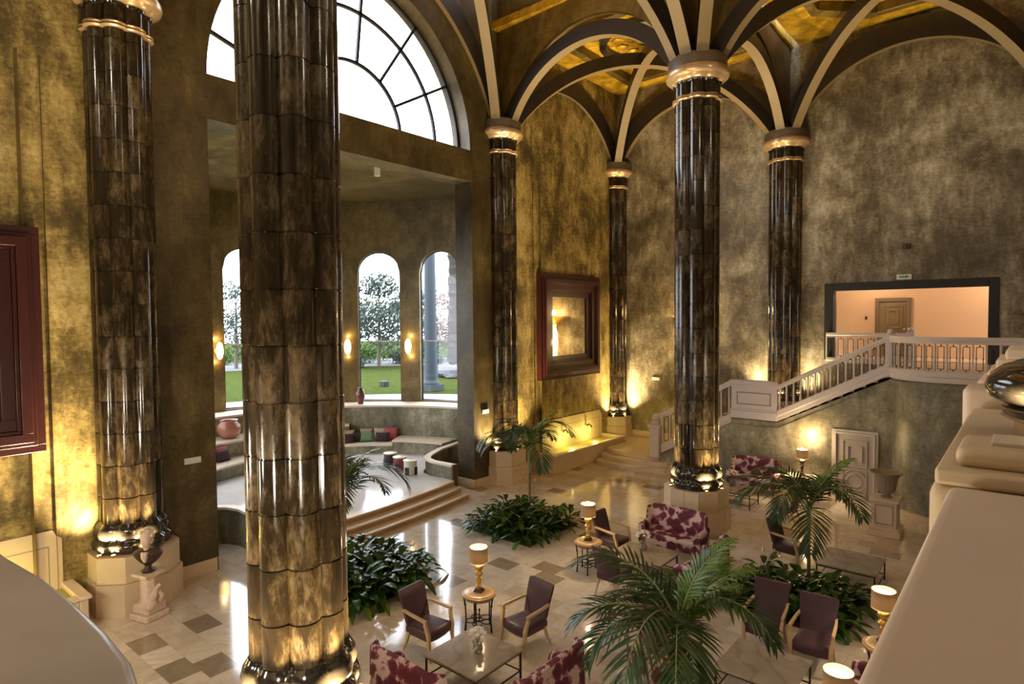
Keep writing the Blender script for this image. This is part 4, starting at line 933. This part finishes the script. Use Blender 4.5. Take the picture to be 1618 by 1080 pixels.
def make_lamp(label, loc, z=.685, P_=26, bronze=False):
    t = thing('table_lamp', label, 'lamp', (loc[0], loc[1], z), .3, 'lit table lamps')
    MB().box(-.08, .08, -.08, .08, 0, .03).box(-.06, .06, -.06, .06, .03, .06).build('foot', MT['bronzeL'], t, bevel=.006)
    MB().lathe([(.035, .06), (.03, .09), (.05, .11), (.03, .13), (.045, .19), (.055, .24), (.03, .27), (.06, .29), (.075, .32), (.06, .35), (.03, .37), (.07, .4), (.085, .44), (.07, .48), (.03, .5), (.012, .52), (.012, .56)], 22).build('stem', MT['bronzeL'] if bronze else MT['gold'], t, ang=50)
    shd = MB().lathe([(.165, .53), (.165, .54), (.16, .8), (.157, .8), (.162, .54)], 32, cap=False).build('lamp_shade', MT['shade'], t)
    MB().lathe([(.001, .735), (.1, .735), (.155, .74), (.155, .745), (.001, .75)], 28).build('diffuser', MT['glow'], t)
    MB().tube([(0, 0, .745), (0, 0, .83)], .006).ball((0, 0, .84), .012, .012, .015, 4).build('finial', MT['gold'], shd)
    lamp('POINT', 'lamp bulb', (0, 0, .64), P_, WARM2, t, size=.05); lamp('POINT', 'lamp top glow', (0, 0, .88), P_*.5, WARM2, t, size=.06)
    return t
def bouquet(label, loc, z, s=1):
    t = thing('flower_vase', label, 'vase of flowers', (loc[0], loc[1], z), 0, 'white bouquets on the coffee tables')
    MB().lathe([(.055*s, 0), (.07*s, .05*s), (.055*s, .11*s), (.075*s, .14*s), (.07*s, .14*s), (.05*s, .11*s), (.055*s, .01)], 16).build('vase', plain('clear_glass_vase', (.8, .8, .75), .05, trans=.85), t)
    r = random.Random(7); m = MB()
    for i in range(22):
        a, e = r.uniform(0, 2*pi), r.uniform(.1, 1.5); R = .1*s; c = (R*cos(a)*cos(e), R*sin(a)*cos(e), (.22+.1*sin(e))*s)
        for k in range(5):
            b = 2*pi*k/5; m.ball((c[0]+.016*s*cos(b), c[1]+.016*s*sin(b), c[2]), .016*s, .016*s, .012*s, 3)
    m.build('blossoms', MT['flowerw'], t)
    m = MB()
    for i in range(7):
        a = i*.9; m.tube([(0, 0, .1*s), (.05*s*cos(a), .05*s*sin(a), .26*s)], .003)
    m.build('stems', MT['stemG'], t); return t
pi2 = pi/2
# group by the big column
make_coffee('square marble coffee table with iron frame in the front seating group, bouquet on it', (-6.4, 6.66))
make_armchair('plum armchair left of the front coffee table, facing right', (-7.62, 6.82), pi2+.08)
make_armchair('plum armchair behind the front coffee table at the lit side table', (-6.42, 7.98), -.15)
make_sidetable('round side table with iron legs between the two front plum armchairs', (-7.4, 7.86))
make_lamp('lit lamp with dark drum shade and gold stem between the two front armchairs', (-7.4, 7.86), P_=24)
bouquet('white bouquet in a glass vase on the front coffee table', (-6.35, 6.7), .45, 1.15)
make_settee('flower print settee seen from behind at the bottom edge by the big column', (-6.35, 5.45), pi)
make_settee('flower print settee seen from behind at the bottom edge left of the big palm', (-4.98, 6.5), -pi2)
# second group
make_coffee('marble coffee table in front of the settee at the central column', (-6.28, 11.8), 1.2, .95)
make_settee('flower print settee standing against the plinth of the free-standing column', (-6.28, 13.32), 0, 1.55)
make_settee('flower print settee seen from its side right of the middle coffee table', (-4.98, 11.9), -pi2)
make_armchair('plum armchair behind the second lit lamp, facing right', (-7.32, 12.25), pi2)
make_armchair('plum armchair seen from behind in front of the middle coffee table', (-6.32, 10.65), pi)
make_sidetable('round side table at the left corner of the middle seating group', (-7.28, 11.2))
make_lamp('lit lamp with dark drum shade on the side table of the middle seating group', (-7.28, 11.2), P_=24)
bouquet('white bouquet on the coffee table by the central settee', (-6.38, 12.0), .45, 1.3)
# third group, bottom right behind the palm
make_coffee('marble coffee table at the bottom right under the palm fronds', (-2.9, 9.1), 1.08, 1.05)
make_armchair('plum armchair left of its twin, backed by the planted bed', (-3.28, 10.45), .05)
make_armchair('plum armchair right of its twin, backed by the planted bed', (-2.52, 10.35), .05)
make_settee('flower print settee mostly hidden behind the big front palm', (-4.28, 8.7), pi2)
make_settee('flower print settee peeping past the right-hand coping', (-1.52, 9.0), -pi2)
make_sidetable('round side table mostly behind the right-hand coping, below a lit lamp', (-1.55, 10.32))
make_lamp('lit cream lamp cut by the right-hand coping', (-1.58, 10.32), P_=24)
make_sidetable('round side table at the bottom edge right of the big palm', (-1.6, 7.62))
make_lamp('lit lamp at the very bottom edge seen from above', (-1.6, 7.62), P_=24)
# fourth group towards the stairs
make_coffee('marble coffee table behind the right planted bed', (-2.76, 14.15), 1.1, 1.15)
make_armchair('plum armchair seen sideways behind the right palm', (-4.05, 14.35), pi2-.1)
make_armchair('dark armchair half hidden by the palm near the lamp at the stairs', (-4.95, 17.3), -pi2)
make_coffee('low marble coffee table in front of the settee under the stair landing', (-6.55, 18.0), 1.1, .8)
make_settee('flower print settee standing under the white stair landing panel', (-6.62, 19.75), 0, 1.55)
bouquet('white bouquet on the table by the settee under the stairs', (-6.75, 18.25), .45, 1.5)
ct = thing('console_table', 'small dark-legged pale console table at the stair wall holding a lamp', 'table', (-5.2, 19.75, 0))
MB().box(-.45, .45, -.28, .28, .66, .7).build('table_top', MT['tread'], ct, bevel=.01)
for sx in (-1, 1):
    for sy in (-1, 1): MB().tube([(sx*.4, sy*.24, .66), (sx*.37, sy*.21, .3), (sx*.4, sy*.24, 0)], [.022, .014, .02], 8).build('leg', MT['iron'], ct)
make_lamp('lit lamp with grey shade on the console table against the stair wall', (-5.2, 19.75), .7, P_=60, bronze=True)
wg = lamp('POINT', 'wall glow from lamp', (-5.2, 20.2, 1.85), 25, WARM, None, size=.08)
# urn
up = thing('urn_pedestal', 'cream square panelled pedestal standing at the curved landing wall', 'pedestal', (-2.72, 17.9, 0), 0)
MB().box(-.36, .36, -.36, .36, 0, .16).box(-.33, .33, -.33, .33, .16, .22).box(-.27, .27, -.27, .27, .22, .85).box(-.32, .32, -.32, .32, .85, .92).build('body', MT['pale'], up, bevel=.012)
g = MB()
for s, (a, b) in (('y', (-.2, .2)),):
    g.tube([(-.19, -.275, .3), (.19, -.275, .3), (.19, -.275, .77), (-.19, -.275, .77), (-.19, -.275, .3)], .012, square=True).tube([(-.275, -.19, .3), (-.275, .19, .3), (-.275, .19, .77), (-.275, -.19, .77), (-.275, -.19, .3)], .012, square=True)
g.build('panel_moulding', MT['groove'], up)
ur = thing('urn', 'large fluted stone urn with flared rim standing on the cream pedestal', 'urn', (-2.72, 17.9, .92))
m = MB(); rings = []
for r, z in ((.12, 0), (.13, .03), (.07, .06), (.08, .1), (.14, .13), (.2, .2), (.22, .35), (.24, .48), (.3, .58), (.35, .62), (.36, .65), (.3, .63), (.2, .5), (.05, .3)):
    fl_ = .035 if .12 < z < .55 else 0
    rings.append([Vector((r*(1+fl_*cos(16*2*pi*i/96))*cos(2*pi*i/96), r*(1+fl_*cos(16*2*pi*i/96))*sin(2*pi*i/96), z)) for i in range(96)])
m.loft(rings).build('bowl', plain('weathered_stone_urn', (.34, .27, .2), .6, noise=.3, nscale=9), ur, ang=50)
# ================================================================== PLANTS
def leaf_blade(mb, base, dirv, up, L, W, droop, m=0, n=4, fold=.25):
    d = Vector(dirv).normalized(); u = Vector(up); side = d.cross(u).normalized(); p = Vector(base); rings = []
    for i in range(n+1):
        t = i/n; w = W*sin(pi*min(1, (t*.92+.06)))**.8; q = p+d*(L*t)+Vector((0, 0, -droop*t*t*L)); nn = side.cross(d).normalized()
        rings.append((q-side*w/2+nn*w*fold*.5, q, q+side*w/2+nn*w*fold*.5))
    vs = [v for r in rings for v in r]; fs = []
    for i in range(n): fs += [(i*3, i*3+1, i*3+4, i*3+3), (i*3+1, i*3+2, i*3+5, i*3+4)]
    mb.add(vs, fs, m)
def frond_mesh(seed, L, el, droop, name='frond', young=False):
    r = random.Random(seed); mb = MB(); N_ = 16; pts = []; p = Vector((0, 0, 0)); a = el
    for i in range(N_+1):
        pts.append(p.copy()); t = i/N_; a2 = el-droop*(t**1.25); p = p+Vector((cos(a2), 0, sin(a2)))*(L/N_)
    mb.tube(pts, [.014*(1-.8*i/N_)+.002 for i in range(N_+1)], 5, m=1)
    n = 23
    for k in range(n):
        t = .14+.86*k/(n-1); f = t*N_; i = min(N_-1, int(f)); q = pts[i].lerp(pts[i+1], f-i); tg = (pts[i+1]-pts[i]).normalized()
        l = .46*L/1.6*(sin(pi*min(.97, t*.78+.17))**.7)*r.uniform(.9, 1.08)
        for s in (-1, 1):
            sd = Vector((0, s, 0)); upv = tg.cross(Vector((0, 1, 0))); upv = upv if upv.z > 0 else -upv
            d = (tg*(.55+.5*t)+sd*(1.0-.35*t)+upv*.16+Vector((0, 0, r.uniform(-.12, .1)))).normalized()
            leaf_blade(mb, q, d, upv, l*1.08, .042, r.uniform(.15, .42), 0, 4)
    return mb.build(name, [MT['frondY'] if young else MT['frond'], MT['stemG']], recalc=False, ang=60)
FR = []
def palm(label, x, y, hub, L, n, seed, els=None, th=.035, young=2):
    r = random.Random(seed); t = thing('potted_palm' if False else 'palm', label, 'palm', (x, y, 0), 0)
    MB().tube([(0, 0, .0), (.01, 0, hub*.3), (0, .01, hub*.62)], [th*1.15, th, th*.95], 10).build('trunk', MT['trunk'], t)
    MB().tube([(0, .01, hub*.6), (0, 0, hub*.8), (0, 0, hub)], [th, th*1.1, th*.5], 10).build('crownshaft', MT['stemG'], t)
    for i in range(n):
        az = 2*pi*i/n+r.uniform(-.2, .2)
        if i < young: el, dr, l = r.uniform(1.25, 1.4), r.uniform(.8, 1.2), L*.75
        else: el, dr, l = r.uniform(.75, 1.15), r.uniform(1.9, 2.5), L*r.uniform(.85, 1.08)
        f = frond_mesh(seed*31+i, l, el, dr, young=i < young); f.parent = t; f.location = (.02*cos(az), .02*sin(az), hub*(.86+.13*(i % 3)/2)); f.rotation_euler = (0, 0, az)
    return t
palm('feathery palm growing from the square bed left of the middle seating group', -10.3, 12.95, 2.25, 1.6, 10, 11)
palm('feathery palm half hidden behind the big foreground column, by the stage steps', -11.15, 7.62, 1.95, 1.8, 12, 5)
palm('feathery palm rising from the right planted bed in front of the stairs', -3.28, 12.95, 1.85, 1.75, 11, 8)
palm('largest palm, in the foreground at the bottom centre right', -3.13, 6.75, 1.92, 1.6, 15, 21, young=4)
# leafy beds: individual plants from three meshes
def lily_mesh(seed):
    r = random.Random(seed); mb = MB()
    for i in range(17):
        az = r.uniform(0, 2*pi); el = r.uniform(.35, 1.35); st = r.uniform(.18, .34); l = r.uniform(.25, .36); d = Vector((cos(az)*cos(el), sin(az)*cos(el), sin(el)))
        e = d*st; mb.tube([(0, 0, 0), tuple(e*.6), tuple(e)], .004, 4, m=0)
        d2 = Vector((cos(az)*cos(el-.5), sin(az)*cos(el-.5), sin(el-.5))); leaf_blade(mb, e, d2, (0, 0, 1) if abs(d2.z) < .9 else (1, 0, 0), l, r.uniform(.085, .135), r.uniform(.2, .6), 1 if r.random() < .2 else 0, 5, .3)
    return mb.build('leafy_plant', [MT['lily'], MT['lilyY']], recalc=False, ang=60)
LM = [lily_mesh(s) for s in (1, 2, 3)]; used = [False]*3
def bed(cx, cy, w, d, desc, group, seed, n=(6, 6), s=1.1):
    soil = tag(MB().box(cx-w/2, cx+w/2, cy-d/2, cy+d/2, .0, .035).build('soil_bed', MT['soil'], smooth=False), 'dark soil patch '+desc, 'soil')
    r = random.Random(seed)
    for i in range(n[0]):
        for j in range(n[1]):
            k = r.randrange(3); x = cx-w/2+w*(i+.5)/n[0]+r.uniform(-.1, .1); y = cy-d/2+d*(j+.5)/n[1]+r.uniform(-.1, .1)
            if not used[k]: o = LM[k]; used[k] = True
            else: o = LM[k].copy(); COL.objects.link(o)
            edge = min(i, n[0]-1-i, j, n[1]-1-j); sc_ = s*r.uniform(.85, 1.15)*(1.0+.12*edge)
            o.location = (x, y, .035); o.rotation_euler = (0, 0, r.uniform(0, 6.28)); o.scale = (sc_,)*3
            rx_, dp_ = (x-cx)*_r.x+(y-cy)*_r.y, (x-cx)*_w.x+(y-cy)*_w.y; q_ = w*.22
            zn = ('near' if dp_ < -q_ else 'far' if dp_ > q_ else 'middle')+(' left' if rx_ < -q_ else ' right' if rx_ > q_ else ' centre')
            tag(o, 'glossy plant in the '+zn+' part of '+{1: 'the square bed left of the middle lamp', 2: 'the bed behind the big foreground column', 3: 'the bed behind the two right armchairs', 4: 'the patch under the largest palm'}[seed], 'plant', group)
bed(-10.22, 12.55, 2.1, 2.1, 'in the square bed left of the middle lamp', 'plants in the bed by the middle group', 1)
bed(-10.55, 7.75, 1.9, 2.0, 'in the bed right behind the big foreground column', 'plants in the bed behind the big column', 2, s=1.35)
bed(-3.3, 12.4, 1.95, 1.9, 'in the bed behind the two right-hand armchairs', 'plants in the bed behind the right armchairs', 3, (6, 6), s=1.0)
bed(-3.13, 6.75, .5, .5, 'at the foot of the largest foreground palm', 'plants at the foot of the front palm', 4, (2, 2), .6)
# white spathe flowers standing above the first bed
for i, (x, y, z) in enumerate(((-10.95, 13.3, .95), (-10.6, 13.5, .9), (-9.7, 8.3, .8), (-4.0, 12.3, .85))):
    f = thing('lily_flower', ['white flower on a thin stalk, left one above the bed by the apse', 'white flower on a thin stalk, right one above the bed by the apse', 'white flower above the bed behind the big column', 'pale flower on a thin stalk left of the right palm'][i], 'flower', (x, y, .035))
    MB().tube([(0, 0, 0), (.02, .01, z*.6), (.03, 0, z)], .005, 5).build('stalk', MT['stemG'], f)
    m = MB(); leaf_blade(m, (.03, 0, z), (.3, 0, 1), (1, 0, 0), .13, .07, .1, 0, 5, .5); m.ball((.05, 0, z+.05), .01, .01, .035, 4); m.build('petal', MT['flowerw'], f, recalc=False)
# ================================================================== OUTSIDE
GZ = 1.95
struct(MB().prism([P(a, 7.76)[:2] for a in range(-80, 81, 4)]+[P(a, 11.5)[:2] for a in range(80, -81, -4)], GZ-.2, GZ).build('floor_terrace', plain('grey_terrace_paving', (.22, .24, .27), .5, noise=.1), smooth=False))
lawn = struct(MB().prism([P(a, 11.5)[:2] for a in range(-60, 81, 4)]+[P(a, 30)[:2] for a in range(80, -61, -4)], GZ-.22, GZ-.02).build('ground_lawn', plain('short_lawn', (.05, .066, .018), .95, spec=0, noise=.45, nscale=3), smooth=False))
struct(MB().prism([P(a, 30)[:2] for a in range(-60, 81, 4)]+[P(a, 39)[:2] for a in range(80, -61, -4)], GZ-.2, GZ).build('ground_path', plain('pale_gravel_path', (.2, .2, .21), .9, spec=0, noise=.1), smooth=False))
struct(MB().prism([P(a, 39)[:2] for a in range(-60, 81, 4)]+[P(a, 90)[:2] for a in range(80, -61, -4)], GZ-.22, GZ-.02).build('ground_garden', plain('garden_ground', (.05, .07, .025), .9, spec=0, noise=.4, nscale=1), smooth=False))
oc = thing('veranda_column', 'grey-blue stone column outside the right arched window', 'column', (-22.9, 21.0, GZ))
MB().box(-.45, .45, -.45, .45, 0, .3).lathe([(.42, .3), (.42, .4), (.36, .48), (.33, .55)], 24).build('base', plain('grey_veranda_stone', (.08, .10, .12), .8, spec=.1), oc)
MB().lathe([(.33, .5), (.3, 4), (.26, 7.5)], 24).build('shaft', bpy.data.materials['grey_veranda_stone'], oc); MB().box(-.4, .4, -.4, .4, 7.5, 7.9).build('cap', bpy.data.materials['grey_veranda_stone'], oc)
GREY = leaf('silver_green_foliage', (.05, .07, .055), (.13, .16, .14), .6); GRN = leaf('mid_green_foliage', (.03, .07, .02), (.09, .14, .04), .6); AUT = leaf('rusty_foliage', (.16, .09, .05), (.27, .17, .11), .6)
for _m in (GREY, GRN, AUT): _m.node_tree.nodes['Principled BSDF'].inputs['Specular IOR Level'].default_value = .05
BARK = plain('grey_bark', (.12, .095, .075), .8, noise=.4, nscale=6)
def cloud(mb, c, rx, rz, n, s, r):
    for i in range(n):
        a, b = r.uniform(0, 2*pi), math.acos(r.uniform(-1, 1)); q = r.random()**.4
        p = Vector((c[0]+rx*q*sin(b)*cos(a), c[1]+rx*q*sin(b)*sin(a), c[2]+rz*q*cos(b))); d = Vector((r.uniform(-1, 1), r.uniform(-1, 1), r.uniform(-1, 1))).normalized()
        e = d.cross(Vector((.3, .5, .8))).normalized(); l = s*r.uniform(.6, 1.3)
        mb.add([p-d*l, p+e*l*.4, p+d*l, p-e*l*.4], [(0, 1, 2, 3)])
def tree(label, x, y, h, rx, mat, seed, n=1500, leafs=.16, trunk=.14, bare=.3):
    r = random.Random(seed); t = thing('tree', label, 'tree', (x, y, GZ)); m = MB()
    m.tube([(0, 0, 0), (.1, 0, h*.3), (0, .1, h*.55), (.1, 0, h*.85)], [trunk, trunk*.8, trunk*.5, trunk*.2], 8); cs = []
    for i in range(9):
        a = i*2.4; z0 = h*(bare+.05*i); e = (rx*.7*cos(a), rx*.7*sin(a), z0+h*.18); m.tube([(0, 0, z0), (e[0]*.5, e[1]*.5, z0+h*.07), e], [trunk*.4, trunk*.25, .03], 6); cs.append(e)
    m.build('trunk', BARK, t); f = MB()
    for e in cs: cloud(f, e, rx*.5, h*.13, n//11, leafs, r)
    cloud(f, (0, 0, h*.85), rx*.45, h*.14, n//6, leafs, r); cloud(f, (0, 0, h*.5), rx*.75, h*.2, n//8, leafs, r)
    f.build('foliage', mat, t, recalc=False, smooth=False); return t
def Q(px, D, z=GZ):  # a spot outside, from bearing and distance
    a = atan2(px-809, F_PX); d = Vector((-sin(YAW-0)*1, cos(YAW), 0)); b = YAW-a; s = D/cos(a); return (-sin(b)*s, cos(b)*s)
x, y = Q(598, 47); tree('silver-leaved tree beyond the path in the middle arched window', x, y, 7.2, 3.4, GREY, 1, 5200, .19, bare=.12)
x, y = Q(372, 46); tree('sparse silver tree in the left arched window', x, y, 6.6, 3.0, GREY, 2, 3000, .17, bare=.15)
x, y = Q(708, 52); tree('rusty autumn tree in the right arched window', x, y, 6.0, 3.2, AUT, 3, 3400, .17, bare=.12)
x, y = Q(657, 66); tree('grey-green tree behind, between the two right windows', x, y, 7.0, 2.6, GREY, 4, 1500, .2)
x, y = Q(566, 66); tree('green tree behind the silver-leaved one', x, y, 6.2, 2.8, GRN, 6, 1500, .2)
x, y = Q(700, 28.5, GZ); x, y = Q(722, 40)
pt = thing('shaggy_palm', 'thick shaggy palm trunk leaning outside the right arched window', 'palm trunk', (x, y, GZ)); r = random.Random(9)
rings = []
for i in range(60):
    z = i*.2; rr = .62 if i < 3 else .5+r.uniform(-.05, .09)
    rings.append([Vector((rr*(1+r.uniform(-.08, .08))*cos(2*pi*k/18)+.03*z*sin(z*.3)-.02*z, rr*(1+r.uniform(-.08, .08))*sin(2*pi*k/18), z)) for k in range(18)])
MB().loft(rings).build('bark', plain('shaggy_palm_bark', (.06, .052, .046), .9, spec=.05, noise=.6, nscale=3), pt, ang=20)
m = MB()
for i in range(10):
    a = i*.63; m.tube([(0, 0, 11.8), (1.3*cos(a), 1.3*sin(a), 12.4), (2.4*cos(a), 2.4*sin(a), 10.6), (2.5*cos(a), 2.5*sin(a), 9.2)], [.08, .12, .1, .03], 4)
m.build('hanging_leaf', GREY, pt)
def bush(label, px, D, h, w, mat, seed, n=500, s=.14):
    x, y = Q(px, D); f = MB(); r = random.Random(seed); w = w*.55; cloud(f, (0, 0, h*.45), w, h*.5, n, s, r)
    cloud(f, (w*.4, 0, h*.3), w*.7, h*.32, n//3, s, r); o = f.build('shrub', mat, loc=(x, y, GZ-.02), recalc=False, smooth=False); return tag(o, label, 'shrub', None)
for i, (px, D, h, w, m_, lab) in enumerate(((345, 50, 1.6, 2.2, GRN, 'shrub at the foot of the sparse silver tree'), (385, 52, 2.2, 2.4, GRN, 'green shrub right of the sparse silver tree'), (575, 51, 1.9, 2, GRN, 'shrub under the left side of the silver-leaved tree'), (600, 54, 2.4, 2.6, GRN, 'shrub right under the silver-leaved tree'), (628, 50, 1.3, 1.6, GREY, 'low silver shrub at the right edge of the middle window'), (560, 46, 1.0, 1.4, GREY, 'low silver shrub left of the middle window view'), (675, 56, 2.9, 2.2, GRN, 'green shrub seen past the grey veranda column'), (697, 54, 3.2, 2.4, GRN, 'tall green shrub left of the shaggy palm trunk'), (685, 48, 1.0, 1.5, GREY, 'low silver shrub behind the lawn in the right window'), (655, 52, 2.0, 2.4, GRN, 'green shrub behind the pier between the windows'))):
    bush(lab, px, D, h, w, m_, i+20)
def rock(label, px, D, s, seed):
    x, y = Q(px, D); r = random.Random(seed); m = MB(); pr = [(sin(pi*k/8), -cos(pi*k/8)) for k in range(9)]
    rings = [[Vector((s*max(a, .01)*r.uniform(.8, 1.2)*cos(2*pi*i/12), s*max(a, .01)*r.uniform(.8, 1.2)*sin(2*pi*i/12), s*.45*(b+.75))) for i in range(12)] for a, b in pr]
    tag(m.loft(rings).build('boulder', plain('grey_boulder', (.12, .12, .13), .9, spec=.05, noise=.4, nscale=3), loc=(x, y, GZ-.15), ang=20), label, 'boulder')
rock('large grey boulder left of the shaggy palm trunk', 702, 39, 1.1, 1); rock('grey boulder in front of the shaggy palm trunk', 728, 38, 1.2, 2); rock('small dark boulder at the lawn edge', 688, 39.5, .7, 3)
tag(MB().box(-.22, .22, -.15, .15, 0, .3).build('lawn_box', MT['dark'], loc=Q(606, 33)+(GZ-.02,), bevel=.03), 'small dark box on the lawn in the middle window', 'box')
